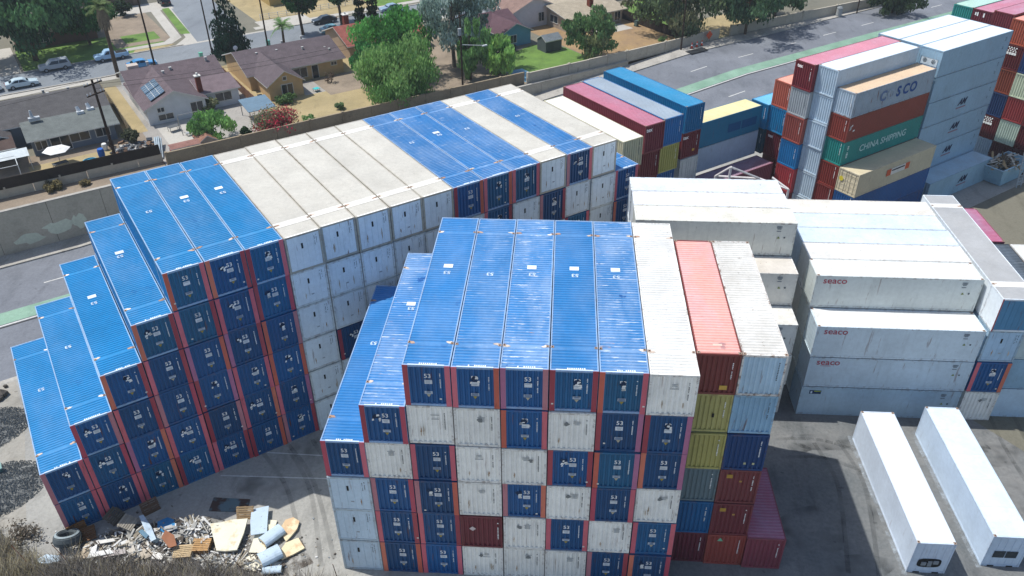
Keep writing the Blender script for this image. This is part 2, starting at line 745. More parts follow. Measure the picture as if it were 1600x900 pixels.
REDS = ['c8606e', 'd06872', 'c4604c', 'd0745c', '9c3a48', 'b84a5c', 'b06c8c', 'd26c7a', 'a8444e', 'b87880']
NAVY = ['12588f', '104f80', '165f8e', '104a78', '1a628a', '145488', '12558a']
BW, BL = 2.572, 16.13


def blue53(label, frame, x, y, tier, rnd, top, roofcol, group, plain_logo=False):
    n = hx(rnd.choice(NAVY), rnd.uniform(.35, 1.0))
    n = tone(n, rnd, .12)
    ps = [hx(rnd.choice(REDS), rnd.uniform(.2, .6)) for _ in range(2)]
    fc = tone(n, rnd, .05, .4)
    t = container(label, frame, 'y', x, y, tier * TIER, BL, BW, CH, col=n, roofcol=roofcol, framecol=tuple(.55 * q + .45 * w for q, w in zip(roofcol[:3], hx('c4d4e4')[:3])) + (.3,) if top else fc, group=group, posts=ps, mid=True,
                  pw=.3, sidecol=roofcol if top else n, back='corr' if top else None)
    yf = -BL / 2
    wc = tone(WHITE, rnd, .1)
    k = rnd.random()
    dx = rnd.uniform(-.05, .2)
    if plain_logo:
        k = .1
    fy = yf + .022
    if k < .62:
        obj('number', text_mesh('53', .4, .004), t, (dx, fy, 2.1), FRONT, color=wc)
    else:
        obj('number', text_mesh('53', .4, .004), t, (dx, fy, 2.1), FRONT, color=wc)
        obj('paint_patch', blot(rnd.randint(10, 15), .2, .55, .8, 1.0), t, (dx + rnd.uniform(-.12, .14), fy - .005, 2.08), FRONT, color=tone(hx('0a2644'), rnd, .3))
    if .25 < k:
        ox = dx - rnd.uniform(.4, .55) if k < .62 else dx
        obj('paint_patch', blot(rnd.randint(10, 15), .24, .5), t, (ox, fy - .004, 2.02), FRONT, color=tone(hx('0a2a4a'), rnd, .3))
        obj('emblem_remains', logo_rest(rnd.randint(0, 6)), t, (ox + .02, fy - .008, 1.88), FRONT, color=wc)
    if k < .7 or rnd.random() < .4:
        obj('label_plate', plate(.42, .28), t, (dx + rnd.uniform(-.02, .04), fy, 1.7), FRONT, color=tone(hx('c9ced2'), rnd, .12))
        obj('label_print', code_marks(3, .34, .2, rnd.randint(0, 3)), t, (dx, fy - .008, 1.7), FRONT, color=hx('aab2ba'))
    obj('label_plate', plate(.44, .2), t, (dx, fy, .95), FRONT, color=tone(hx('a9b2bb'), rnd, .15))
    obj('label_print', code_marks(3, .38, .17, rnd.randint(4, 8)), t, (dx, fy - .008, .95), FRONT, color=hx('50688a'))
    obj('warning_sign', cached('tri', lambda: _tri()), t, (dx, fy, .73), FRONT, color=hx('9a8a3c') if rnd.random() < .7 else hx('b0a890'))
    obj('code', code_marks(12, .07, 1.15, rnd.randint(0, 4)), t, (.72, fy, 1.75), FRONT, color=wc)
    if rnd.random() < .5:
        obj('sticker', plate(.12, .1), t, (rnd.choice([-1, 1]) * rnd.uniform(.6, 1.2), yf - .016, rnd.uniform(.3, .6)), FRONT, color=hx('d8d4c8'))
    if top:
        castings(t, BW, CH, (-6.1, 6.1), rnd)
        obj('roof_number', text_mesh('53', .52, .012), t, (rnd.uniform(-.1, .1), 1.1 + rnd.uniform(-.15, .15), CH + .004), (0, 0, math.pi), color=tone(hx('b9cadb'), rnd, .12), scale=(.9, .9, 1))
        if rnd.random() < .6:
            obj('roof_plate', plate(.58, .42), t, (rnd.uniform(-.05, .05), 1.85 + rnd.uniform(-.1, .1), CH + .001), color=tone(hx('d2dae2'), rnd, .12))
        obj('roof_edge', plate(BW - .6, .07), t, (0, yf + .07, CH), color=hx('cfdbe6'))
        obj('roof_code', code_marks(9, .3, 1.0, rnd.randint(0, 4)), t, (.1, yf + .16, CH + .006), (0, 0, R(90)), color=hx('dfe6ec'), scale=(.4, 1, 1))
    return t


def _tri():
    b = MB()
    b.poly([(-.12, .09, 0), (0, -.11, 0), (.12, .09, 0)])
    return b.mesh('triangle', MT['print'])


def white53(label, frame, x, y, tier, rnd, top, front, group, roofcol=None, col=None):
    n = tone(col or hx('f4f2ea'), rnd, .05, rnd.uniform(.3, .85))
    rc = roofcol or tone(hx('c4bfb3'), rnd, .04, rnd.uniform(.3, .6))
    t = container(label, frame, 'y', x, y, tier * TIER, BL, BW, CH, col=n, front=front, roof='corr' if front == 'corr' and top else 'flat', roofmat='pale',
                  roofcol=rc, framecol=((rc[0] * .8, rc[1] * .78, rc[2] * .74, .4) if top else (n[0] * .86, n[1] * .84, n[2] * .8, .5)) if front == 'panel' else tuple(q * .85 for q in n[:3]) + (.6,), group=group, mid=True, pw=.14, back='corr' if top else None)
    yf = -BL / 2
    fy = yf + .012
    dk = hx('3c4248')
    if front == 'panel':
        obj('handle_slot', plate(.13, .42), t, (-.12 + rnd.uniform(-.05, .05), fy, 1.95), FRONT, color=hx('15181c'))
        obj('code', code_marks(10, .06, .8, rnd.randint(0, 4)), t, (.78, fy, 2.15), FRONT, color=dk)
        obj('code', code_marks(9, .06, .7, rnd.randint(5, 8)), t, (.92, fy, 2.2), FRONT, color=dk)
        if rnd.random() < .6:
            obj('vent', plate(.2, .1), t, (.05, fy, .8), FRONT, color=hx('9aa0a4'))
    else:
        obj('code', code_marks(12, .07, 1.25, rnd.randint(0, 4)), t, (.82, fy, 1.75), FRONT, color=dk)
        obj('faded_print', code_marks(4, .5, .4, rnd.randint(0, 4)), t, (.2 + rnd.uniform(-.2, .2), fy, 2.05), FRONT, color=hx('a8aaa8'))
        if rnd.random() < .55:
            obj('paint_patch', blot(rnd.randint(10, 15), .2, .6), t, (rnd.uniform(-.3, .4), fy - .003, 2.0), FRONT, color=hx('777a78'))
    for _ in range(rnd.choice([0, 1, 1, 2, 3])):
        h = rnd.uniform(.5, 1.3)
        obj('rust_streak', blot(rnd.randint(20, 26), .5, .75, .11, 1.0), t, (rnd.choice([-.62, -.5, .55, .7]) + rnd.uniform(-.08, .08), fy - .002, .5 + h * .4), FRONT,
            color=tone(hx(rnd.choice(['a8937c', '9c8068', 'b5a692', 'bcae9c'])), rnd, .2), scale=(1, h, 1))
    if top:
        castings(t, BW, CH, (-6.1, 6.1), rnd, True)
        if front == 'panel':
            for s in (-1, 1):
                obj('roof_band', roof_band(BW), t, (0, s * 6.1, CH), color=tone(hx('e2ded4'), rnd, .04, .5))
        obj('roof_edge', plate(BW - .3, .12), t, (0, yf + .08, CH), color=hx('efece4'))
    return t


# ================================================================== ground, road, walls
def mat_ground(name, c1, c2, stain='3a3833', crack=True, patch=None, scale=.08):
    k = NT(name, .92, .15)
    big = k.noise(k.pos(), scale, 6, .65)
    c = k.ramp(big, [(.32, hx(c1)), (.68, hx(c2))])
    mid = k.noise(k.pos((1, .35, 1)), .45, 6, .7)
    c = k.mix(k.ramp(mid, [(.52, 0.0), (.75, .55)]), c, hx(stain))
    fine = k.noise(k.pos(), 4.0, 5, .75)
    c = k.mix(k.ramp(fine, [(.35, .28), (.6, 0.0)]), c, hx(stain))
    sp = k.noise(k.pos(), 1.3, 3, .5)
    c = k.mix(k.ramp(sp, [(.68, 0.0), (.74, .5)]), c, hx(stain))
    k.bump(fine, .25, .03)
    return k.color(c)


G_YARD = mat_ground('yard_concrete', '8f8d88', 'a8a59d', '5a5a56')
G_DARK = mat_ground('worn_asphalt', '53595c', '8a8884', '2b2f31', scale=.07)
G_TAN = mat_ground('dusty_ground', '6c6a5e', '7d786a', '4f4c42', False)
G_DIRT = mat_ground('bare_dirt', '7c7062', '978876', '544b40', False, scale=.2)
G_DRY = mat_ground('dry_grass_ground', '948664', 'ac9a74', '6b6048', False, scale=.2)
G_LAWN = mat_ground('lawn_ground', '557038', '6c8a42', '45522c', False, scale=.3)
G_PALE = mat_ground('pale_concrete', 'a8a49c', 'b8b3a9', '807a70', False)
G_PATIO = mat_ground('patio_slabs', '8f8b86', 'a5a098', '5f5b55', True)
G_ROAD = mat_ground('road_asphalt', '6a6d73', '7e8187', '484b50', True, scale=.12)
G_STREET = mat_ground('street_asphalt', '74797e', '83888c', '565a5e', True)
G_GREEN = mat_ground('green_painted_median', '6c8c78', '88a692', '66766c', True, scale=.3)
G_ORANGE = mat_ground('orange_dry_soil', '86705a', 'a4885e', '62523f', False, scale=.25)
PAINT_W = mat_ground('worn_white_line', 'c0bfba', 'd2d0ca', '8c8a86', False, scale=1.0)
WALLC = mat_ground('wall_concrete', 'b0a898', 'beb5a4', '857d70', False, scale=.3)
WALLT = mat_ground('tan_block_wall', '8c7d68', '9c8d76', '5f5546', False, scale=.3)
WALLD = mat_ground('dark_fence_boards', '2c2622', '3b332d', '1c1916', False, scale=.5)
KERB = mat_ground('kerb_concrete', '9e9a92', 'b0aba2', '605c55', False, scale=.5)


def sheet(name, pts, z, mat, frame='A'):
    b = MB()
    b.poly([(A(x, y, z) if frame == 'A' else Vector((x, y, z))) for x, y in pts])
    return struct(name, b.mesh(name, mat))


def rect(x0, y0, x1, y1):
    return [(x0, y0), (x1, y0), (x1, y1), (x0, y1)]


def zr(x):
    """Height of the road, which dips below the yard towards its low end."""
    return -5.4 if x < 8 else (0.0 if x > 108 else -5.4 * (108 - x) / 100.0)


YN, YF, YW = 20.6, 51.6, 54.6       # near edge of the cutting, far kerb, retaining wall
# the yard: one sheet up to the edge of the road cutting
sheet('ground', rect(-400, -330, 500, YN - .25), 0, G_YARD)
sheet('ground', rect(-400, YW + .25, 500, 700), 0, G_TAN)
sheet('pavement', [(18, -30), (60, -75), (110, -75), (110, -12), (62, -17), (40, -8)], .004, G_DARK)
sheet('dirt_strip', rect(62, -60, 200, -7.5), .012, G_TAN)


def ribbon(name, y0, y1, dz, mat, x0=-300, x1=480, step=2.0, dz1=None):
    b = MB()
    xs = [x0, 8] + [8 + 2 * i for i in range(1, 51)] + [x1] if x0 < 8 else [x0, x1]
    for xa, xb in zip(xs, xs[1:]):
        b.quad(A(xa, y0, zr(xa) + dz), A(xb, y0, zr(xb) + dz), A(xb, y1, zr(xb) + (dz1 if dz1 is not None else dz)), A(xa, y1, zr(xa) + (dz1 if dz1 is not None else dz)))
    return struct(name, b.mesh(name, mat))


ribbon('road', YN - .3, YW + .3, -.012, G_ROAD)
ribbon('median', 39.2, 41.6, .004, G_GREEN)
ribbon('road_line', 38.85, 39.05, .005, PAINT_W)
ribbon('road_line', 26.2, 26.4, .004, PAINT_W)
b = MB()
for i in range(-20, 60):
    for yy in (45.6, 34.2, 30.2):
        xa = i * 11.0 + (3 if yy > 40 else 0)
        xb = xa + 3.6
        b.quad(A(xa, yy - .09, zr(xa) + .004), A(xb, yy - .09, zr(xb) + .004), A(xb, yy + .09, zr(xb) + .004), A(xa, yy + .09, zr(xa) + .004))
m_ = struct('lane_markings', b.mesh('lane_markings', PAINT_W))
# dark worn joint beside the median
ribbon('median_kerb', 38.5, 38.72, .004, mat_flat('dark_joint', '3a3a3a', .9))
# pavement with its kerb
b = MB()
xs = [-300, 8] + [8 + 2 * i for i in range(1, 51)] + [480]
for xa, xb in zip(xs, xs[1:]):
    za, zb = zr(xa), zr(xb)
    b.quad(A(xa, YF, za - .02), A(xb, YF, zb - .02), A(xb, YF, zb + .14), A(xa, YF, za + .14))
    b.quad(A(xa, YF, za + .14), A(xb, YF, zb + .14), A(xb, YW - .0, zb + .15), A(xa, YW - .0, za + .15))
struct('sidewalk', b.mesh('sidewalk', KERB))

# retaining walls of the cutting
rW = random.Random(31)


def low_wall(name, label, y, x0, x1, thick, top, mat, pl=6.0, face=-1, cap=True):
    t = thing(name, label, 'wall', A(0, y, 0), TH)
    x = x0
    while x < x1 - .5:
        xe = min(x + pl, x1)
        b = MB()
        za, zb = zr(x) - .3, zr(xe) - .3
        p = [(x + .02, -thick / 2, za), (xe - .02, -thick / 2, zb), (xe - .02, thick / 2, zb), (x + .02, thick / 2, za),
             (x + .02, -thick / 2, top), (xe - .02, -thick / 2, top), (xe - .02, thick / 2, top), (x + .02, thick / 2, top)]
        i = len(b.v)
        b.v += p
        for q in ((0, 3, 2, 1), (4, 5, 6, 7), (0, 1, 5, 4), (1, 2, 6, 5), (2, 3, 7, 6), (3, 0, 4, 7)):
            b.f.append(q)
            b.mi.append(0)
        obj('panel', b.mesh('panel', mat), t, (0, rW.uniform(-.01, .01), 0))
        x = xe
    b = MB()
    b.box(x0, x1, -thick / 2 - .06, thick / 2 + .06, top, top + .12)
    obj('coping', b.mesh('coping', KERB), t)
    return t


rt = low_wall('retaining_wall', 'tall grey concrete retaining wall with pale painted-over patches along the sunken road', YW, -66, 96, .4, .12, WALLC)
low_wall('retaining_wall', 'concrete wall under the near edge of the sunken road', YN, -66, 90, .4, -.14, WALLC)
for (px_, w_, h_, seed) in [(6.5, 3.4, 1.5, 50), (3.2, 3.0, 1.3, 51), (-1.8, 2.6, 1.6, 52), (8.8, 1.7, 1.9, 53)]:
    obj('painted_patch', blot(seed, 1.0, .5), rt, (px_, -.215, -3.9 + .3 * (seed % 3)), FRONT, color=tone(hx('c8ccb8'), rW, .08), scale=(w_ / 1.6, h_ / 1.5, 1))

# garden walls along the lots
def wall_line(name, label, pts, h, thick, mat, pl, postw=.0, postmat=None, cap=True, cat='wall', extra=None):
    t = thing(name, label, cat, A(*pts[0]), TH)
    ox, oy = pts[0]
    for (xa, ya), (xb, yb) in zip(pts, pts[1:]):
        L = math.hypot(xb - xa, yb - ya)
        n = max(1, round(L / pl))
        ang = math.atan2(yb - ya, xb - xa)
        for i in range(n):
            f = (i + .5) / n
            def mk(L=L, n=n):
                b = MB()
                b.box(-L / n / 2 + .03, L / n / 2 - .03, -thick / 2, thick / 2, -.1, h)
                if cap:
                    b.box(-L / n / 2 + .01, L / n / 2 - .01, -thick / 2 - .04, thick / 2 + .04, h, h + .07)
                return b.mesh('panel', mat)
            me = cached(('wl', name, round(L / n, 3), h, mat.name), mk)
            obj('panel', me, t, (xa + (xb - xa) * f - ox, ya + (yb - ya) * f - oy + rW.uniform(-.02, .02), rW.uniform(-.03, .03)), (0, 0, ang))
            if postw and i % 2 == 0:
                def mkp():
                    b = MB()
                    b.box(-postw / 2, postw / 2, -thick / 2 - .1, thick / 2 + .1, -.1, h + .18)
                    return b.mesh('post', postmat or mat)
                obj('post', cached(('wp', name, postw, h), mkp), t, (xa + (xb - xa) * i / n - ox, ya + (yb - ya) * i / n - oy, 0), (0, 0, ang))
    return t


def _screen():
    b = MB()
    b.box(-30.2, 30.2, -.04, .04, 1.1, 2.45)
    return b.mesh('screen', WALLD)


dk = wall_line('boundary_wall', 'pale panelled wall topped by a dark screen behind the grey house', [(-40, 59.2), (20.6, 58.4)], 1.2, .16, WALLC, 3.0, .22, WALLC, False)
obj('screen', cached('screen', lambda: _screen()), dk, (30.3, -.45, 0), (0, 0, math.atan2(-.8, 60.6)))
wall_line('boundary_wall', 'tan block garden wall running behind the long block', [(20.8, 56.3), (45, 56.3), (75.5, 55.6)], 1.9, .2, WALLT, 4.6, .3, WALLT)
wall_line('boundary_wall', 'grey brown garden wall beside the green lawn and the road', [(76.0, 55.3), (96, 54.9), (118, 55.2)], 1.75, .2, WALLC, 4.4, .34, WALLC)
wall_line('boundary_wall', 'garden wall far along the road beyond the big street trees', [(121, 55.2), (148, 53.2), (190, 50.5), (240, 49)], 1.8, .2, WALLC, 4.6, .34, WALLC)

# lots, lawns and streets beyond the wall
sheet('dirt_strip', [(20, YW + .2), (118, YW + .2), (118, 55.2), (20, 56.2)], .006, G_DIRT)
sheet('dirt_strip', [(-60, YW + .25), (20.6, YW + .25), (20.6, 58.4), (-60, 59.2)], .006, G_DIRT)
sheet('yard_soil', rect(-40, 59.3, 20.5, 70), .006, G_DIRT)
sheet('patio', rect(5.6, 63.0, 16, 66.5), .012, G_DRY)
sheet('yard_soil', rect(20.5, 56.5, 37.8, 92), .006, G_PATIO)
sheet('patio', rect(22.6, 62.5, 28.5, 71.6), .012, G_PALE)
sheet('side_yard', rect(18.4, 70, 21.3, 92), .012, G_DRY)
sheet('yard_soil', rect(37.8, 56.5, 57.5, 92), .006, G_DRY)
sheet('patio', rect(44.9, 70.6, 48.2, 76.5), .012, G_PATIO)
sheet('yard_soil', rect(48.2, 68.6, 57, 77), .014, G_DIRT)
sheet('yard_soil', rect(57.5, 55.7, 76.5, 92), .006, G_DIRT)
sheet('lawn', [(77.2, 55.8), (92, 55.2), (92, 67), (88, 71.5), (79.5, 68.5)], .008, G_LAWN)
sheet('patio', rect(76.2, 55.9, 79.4, 62), .014, mat_flat('blue_tarpaulin', '5f8aa0', .6))
sheet('yard_soil', rect(92.2, 55.3, 112, 90), .006, G_ORANGE)
sheet('patio', rect(101, 69, 109.5, 73), .012, G_PALE)
sheet('lawn', rect(112.2, 55.4, 124, 84), .006, G_LAWN)
sheet('yard_soil', rect(116, 55.5, 135, 66), .012, G_DRY)
# the residential street and the side street
sheet('street', rect(-200, 97.6, 300, 107.4), .012, G_STREET)
sheet('street', [(38.3, 107.3), (47.5, 107.3), (50.6, 150), (54, 260), (44.5, 260), (41.0, 150)], .016, G_STREET)
sheet('gutter', [(30, 107.2), (54, 107.2), (54, 108.0), (30, 108.0)], .02, G_PALE)
b = MB()
for x0_, x1_ in ((-200, 36), (53, 300)):
    b.box(x0_, x1_, 107.4, 107.75, -.1, .13)
for x0_, x1_ in ((-200, 300),):
    b.box(x0_, x1_, 97.25, 97.6, -.1, .13)
m_ = b.mesh('kerb', KERB)
struct('kerb', m_, A0, (0, 0, TH))
sheet('lawn', rect(10, 107.8, 33.5, 121), .01, G_LAWN)
sheet('front_yard', rect(25.5, 112.2, 35.2, 134), .018, G_DIRT)
sheet('lawn', rect(27.5, 114.2, 33.6, 119.5), .024, G_LAWN)
sheet('sidewalk', [(25, 109.6), (34.5, 109.6), (37, 112.5), (38.6, 140), (36.8, 140), (35.2, 113.6), (33.6, 111.4), (25, 111.2)], .03, G_PALE)
sheet('sidewalk', [(34.5, 107.7), (38.6, 107.7), (41.6, 150), (40.4, 150), (37.6, 112.0)], .028, G_PALE)
sheet('lawn', [(37.4, 114.6), (39.0, 114.0), (40.2, 135), (38.8, 135)], .034, G_LAWN)
sheet('lawn', [(27.5, 108.1), (33.6, 108.2), (35.0, 109.3), (28, 109.4)], .034, G_DRY)
sheet('driveway', rect(1, 107.4, 9.6, 124), .016, G_PALE)
sheet('driveway', rect(29, 134, 41, 141), .02, G_PALE)
sheet('sidewalk', rect(50, 109.2, 140, 110.9), .02, G_PALE)
sheet('front_yard', rect(52, 111, 76, 150), .012, G_DRY)
sheet('driveway', rect(51.5, 107.5, 61.5, 114.5), .024, G_PALE)
sheet('front_yard', rect(76, 111, 140, 150), .012, G_LAWN)
sheet('sidewalk', rect(-200, 95.5, 300, 97.2), .014, G_PALE)
sheet('dirt_strip', [(-60, 3), (-2.2, 3), (-1.0, 14), (-1.0, YN - .4), (-60, YN - .4)], .006, mat_ground('pale_dust', '8f8b82', 'a5a096', '625d55', False, scale=.3))


def mat_siding(name, col, step=.2):
    return mat_flat(name, col, .8, .08, 1.2)


def mat_shingle(name, col):
    k = NT(name, .9, .1)
    base = hx(col)
    n1 = k.noise(k.pos(), .9, 6, .7)
    c = k.ramp(n1, [(.3, tuple(x * .8 for x in base[:3]) + (1,)), (.7, tuple(x * 1.2 for x in base[:3]) + (1,))])
    n2 = k.noise(k.pos(), 9.0, 3, .8)
    c = k.mix(k.ramp(n2, [(.35, .35), (.6, 0.0)]), c, hx('221f20'))
    w = k.n('ShaderNodeTexWave', wave_type='BANDS', bands_direction='Z', wave_profile='SAW')
    w.inputs['Scale'].default_value = 3.2
    w.inputs['Distortion'].default_value = .6
    k.l(k.pos(), w.inputs['Vector'])
    k.bump(k.math('ADD', w.outputs['Fac'], n2), .5, .04)
    return k.color(c)


SHINGLE = {}


def shingle(col):
    if col not in SHINGLE:
        SHINGLE[col] = mat_shingle('shingles_' + col, col)
    return SHINGLE[col]


SIDING = {}


def siding(col):
    if col not in SIDING:
        SIDING[col] = mat_siding('render_' + col, col)
    return SIDING[col]


TRIM = mat_flat('white_trim', 'c9c7c0', .6, .06, 2.0)
BRICK = mat_flat('red_brick', '6b3426', .9, .3, 6.0)


def gable(t, x0, x1, y0, y1, eave, ridge, axis, wall, roof, over=.45, base=0.0, hip=(False, False), parts=('wall', 'roof')):
    """Walls and roof of one wing. Local metres in the house's own frame."""
    b = MB()
    b.box(x0, x1, y0, y1, base - .1, eave)
    if axis == 'y':
        xm = (x0 + x1) / 2
        for y in (y0 + .005, y1 - .005):
            b.poly([(x0, y, eave), (x1, y, eave), (xm, y, ridge - .06)] if y < (y0 + y1) / 2 else [(x1, y, eave), (x0, y, eave), (xm, y, ridge - .06)])
    else:
        ym = (y0 + y1) / 2
        for x in (x0 + .005, x1 - .005):
            b.poly([(x, y1, eave), (x, y0, eave), (x, ym, ridge - .06)] if x < (x0 + x1) / 2 else [(x, y0, eave), (x, y1, eave), (x, ym, ridge - .06)])
    obj('wall', b.mesh('wall', wall), t)
    return slab_roof(t, x0, x1, y0, y1, eave, ridge, axis, roof, over)


def slab_roof(t, x0, x1, y0, y1, eave, ridge, axis, roof, over=.45, thick=.14):
    b = MB()
    if axis == 'y':
        m = (x0 + x1) / 2
        k = (ridge - eave) / ((x1 - x0) / 2)
        a, c, ya, yb = x0 - over, x1 + over, y0 - over, y1 + over
        ze = eave - over * k + .02
        prof = [(a, ze), (m, ridge), (c, ze), (c, ze - thick), (m, ridge - thick), (a, ze - thick)]
        P = lambda u, z, v: (u, v, z)
        va, vb = ya, yb
    else:
        m = (y0 + y1) / 2
        k = (ridge - eave) / ((y1 - y0) / 2)
        a, c = y0 - over, y1 + over
        ze = eave - over * k + .02
        prof = [(a, ze), (m, ridge), (c, ze), (c, ze - thick), (m, ridge - thick), (a, ze - thick)]
        P = lambda u, z, v: (v, u, z)
        va, vb = x0 - over, x1 + over
    n = len(prof)
    for i in range(n):
        (u0, z0), (u1, z1) = prof[i], prof[(i + 1) % n]
        b.cur = 0 if i in (0, 1) else 1
        q = [P(u0, z0, va), P(u0, z0, vb), P(u1, z1, vb), P(u1, z1, va)]
        if axis == 'y':
            q = q[::-1]
        b.quad(*q)
    for v, rev in ((va, False), (vb, True)):
        b.cur = 1
        b.quad(*[P(*prof[j], v) for j in (0, 1, 4, 5)])
        b.quad(*[P(*prof[j], v) for j in (1, 2, 3, 4)])
    me = b.mesh('roof', [roof, TRIM])
    bm = bmesh.new()
    bm.from_mesh(me)
    bmesh.ops.recalc_face_normals(bm, faces=bm.faces)
    bm.to_mesh(me)
    bm.free()
    return obj('roof', me, t)


def shed_roof(t, x0, x1, y0, y1, z_front, z_back, roof, over=.3, thick=.14, name='roof'):
    b = MB()
    k = (z_back - z_front) / (y1 - y0)
    x0, x1 = x0 - over, x1 + over
    ya, yb = y0 - over, y1
    za, zb = z_front - over * k, z_back
    b.quad((x0, ya, za), (x1, ya, za), (x1, yb, zb), (x0, yb, zb))
    b.cur = 1
    b.quad((x0, ya, za - thick), (x1, ya, za - thick), (x1, ya, za), (x0, ya, za))
    b.quad((x0, yb, zb - thick), (x0, ya, za - thick), (x0, ya, za), (x0, yb, zb))
    b.quad((x1, ya, za - thick), (x1, yb, zb - thick), (x1, yb, zb), (x1, ya, za))
    b.quad((x1, yb, zb - thick), (x0, yb, zb - thick), (x0, yb, zb), (x1, yb, zb))
    b.quad((x0, yb, zb - thick), (x1, yb, zb - thick), (x1, ya, za - thick), (x0, ya, za - thick))
    return obj(name, b.mesh(name, [roof, TRIM]), t)


def window(t, x, y, z, w, h, side='front', name='window', panes=2):
    """A window or glazed door set 3 cm proud of a wall: frame with panes behind its bars."""
    rot = {'front': 0, 'left': -math.pi / 2, 'right': math.pi / 2}[side]
    b = MB()
    fw = .09
    b.box(-w / 2 - fw, w / 2 + fw, -.05, .02, -h / 2 - fw, -h / 2)
    b.box(-w / 2 - fw, w / 2 + fw, -.05, .02, h / 2, h / 2 + fw)
    b.box(-w / 2 - fw, -w / 2, -.05, .02, -h / 2, h / 2)
    b.box(w / 2, w / 2 + fw, -.05, .02, -h / 2, h / 2)
    for k in range(1, panes):
        xx = -w / 2 + w * k / panes
        b.box(xx - .035, xx + .035, -.045, .02, -h / 2, h / 2)
    o = obj(name, b.mesh('window_frame', TRIM), t, (x, y, z), (0, 0, rot))
    for k in range(panes):
        xa, xb = -w / 2 + w * k / panes + (.035 if k else 0), -w / 2 + w * (k + 1) / panes - (.035 if k < panes - 1 else 0)
        p = MB()
        p.quad((xa, -.012, -h / 2), (xb, -.012, -h / 2), (xb, -.012, h / 2), (xa, -.012, h / 2))
        obj('pane', p.mesh('pane', MT['glass']), o)
    return o


def chimney(t, x, y, z0, z1, w=.7):
    b = MB()
    b.box(x - w / 2, x + w / 2, y - w / 2, y + w / 2, z0, z1)
    c = obj('chimney', b.mesh('chimney', BRICK), t)
    b = MB()
    b.box(x - w / 2 - .1, x + w / 2 + .1, y - w / 2 - .1, y + w / 2 + .1, z1, z1 + .14)
    b.tube((x, y, z1 + .14), (x, y, z1 + .5), .16, n=8)
    obj('chimney_cap', b.mesh('chimney_cap', TRIM), c)


def roof_vent(t, x, y, z, s=.3):
    b = MB()
    b.box(x - s / 2, x + s / 2, y - s / 2, y + s / 2, z - .2, z + s)
    b.box(x - s * .7, x + s * .7, y - s * .7, y + s * .7, z + s, z + s * 1.25)
    obj('roof_vent', b.mesh('roof_vent', MT['obj']), t, color=hx('a9a9a6'))


def dish(t, x, y, z):
    b = MB()
    b.tube((x, y, z - .3), (x, y, z + .4), .04, n=6)
    n = 10
    for k in range(n):
        a, c = 2 * math.pi * k / n, 2 * math.pi * (k + 1) / n
        b.poly([(x, y - .2, z + .5), (x + .38 * math.cos(a), y - .05, z + .5 + .38 * math.sin(a)), (x + .38 * math.cos(c), y - .05, z + .5 + .38 * math.sin(c))])
    obj('satellite_dish', b.mesh('satellite_dish', MT['obj']), t, color=hx('d5d5d3'))


def house(label, x, y):
    return thing('house', label, 'house', A(x, y, 0), TH)


# the grey house with the long dark roof
h = house('grey house with a long dark shingle roof and a low flat rear roof', 0, 0)
s1, s1b, w1 = shingle('5a5858'), shingle('6c716e'), siding('6a747f')
gable(h, -14, 17.6, 74.2, 85.5, 3.0, 4.6, 'x', w1, s1, .4)
b = MB()
b.box(6.9, 17.2, 69.6, 74.4, -.1, 2.45)
obj('wall', b.mesh('wall', w1), h)
shed_roof(h, 6.9, 17.4, 69.2, 74.6, 2.5, 3.15, s1b, .5)
gable(h, -3, 4.8, 71.4, 78, 2.6, 4.3, 'y', siding('6b7885'), shingle('54504f'), .3)
shed_roof(h, -8, 5.0, 68.2, 71.8, 2.3, 2.7, shingle('544640'), .1)
for xx, w, hh, z, p in [(8.0, 1.3, 1.1, 1.35, 2), (10.3, 2.3, 2.0, 1.1, 2), (12.7, 2.4, 1.1, 1.45, 2), (15.6, 1.7, 1.1, 1.45, 2)]:
    window(h, xx, 69.57, z, w, hh, 'front', 'patio_door' if hh > 1.5 else 'window', p)
window(h, 1.2, 71.37, 1.5, 1.5, 1.1)
for xx, yy in [(11.2, 82.5), (14, 83.2), (10.8, 84.0)]:
    roof_vent(h, xx, yy, 3.6)
b = MB()
b.box(7.6, 9.0, 73.6, 74.2, 3.3, 3.75)
b.tube((8.1, 74, 3.7), (8.1, 74.1, 4.7), .25, .12)
obj('cooling_unit', b.mesh('cooling_unit', MT['obj']), h, color=hx('a8adb0'))
for xx, yy in ((13.9, 73.8), (15.3, 74.4)):
    b = MB()
    b.tube((xx, yy, 3.1), (xx - .2, yy + .3, 4.0), .32, .2)
    b.box(xx - .4, xx + .5, yy - .3, yy + .2, 3.0, 3.4)
    obj('roof_ducts', b.mesh('roof_ducts', MT['obj']), h, color=hx('c2c6c8'))
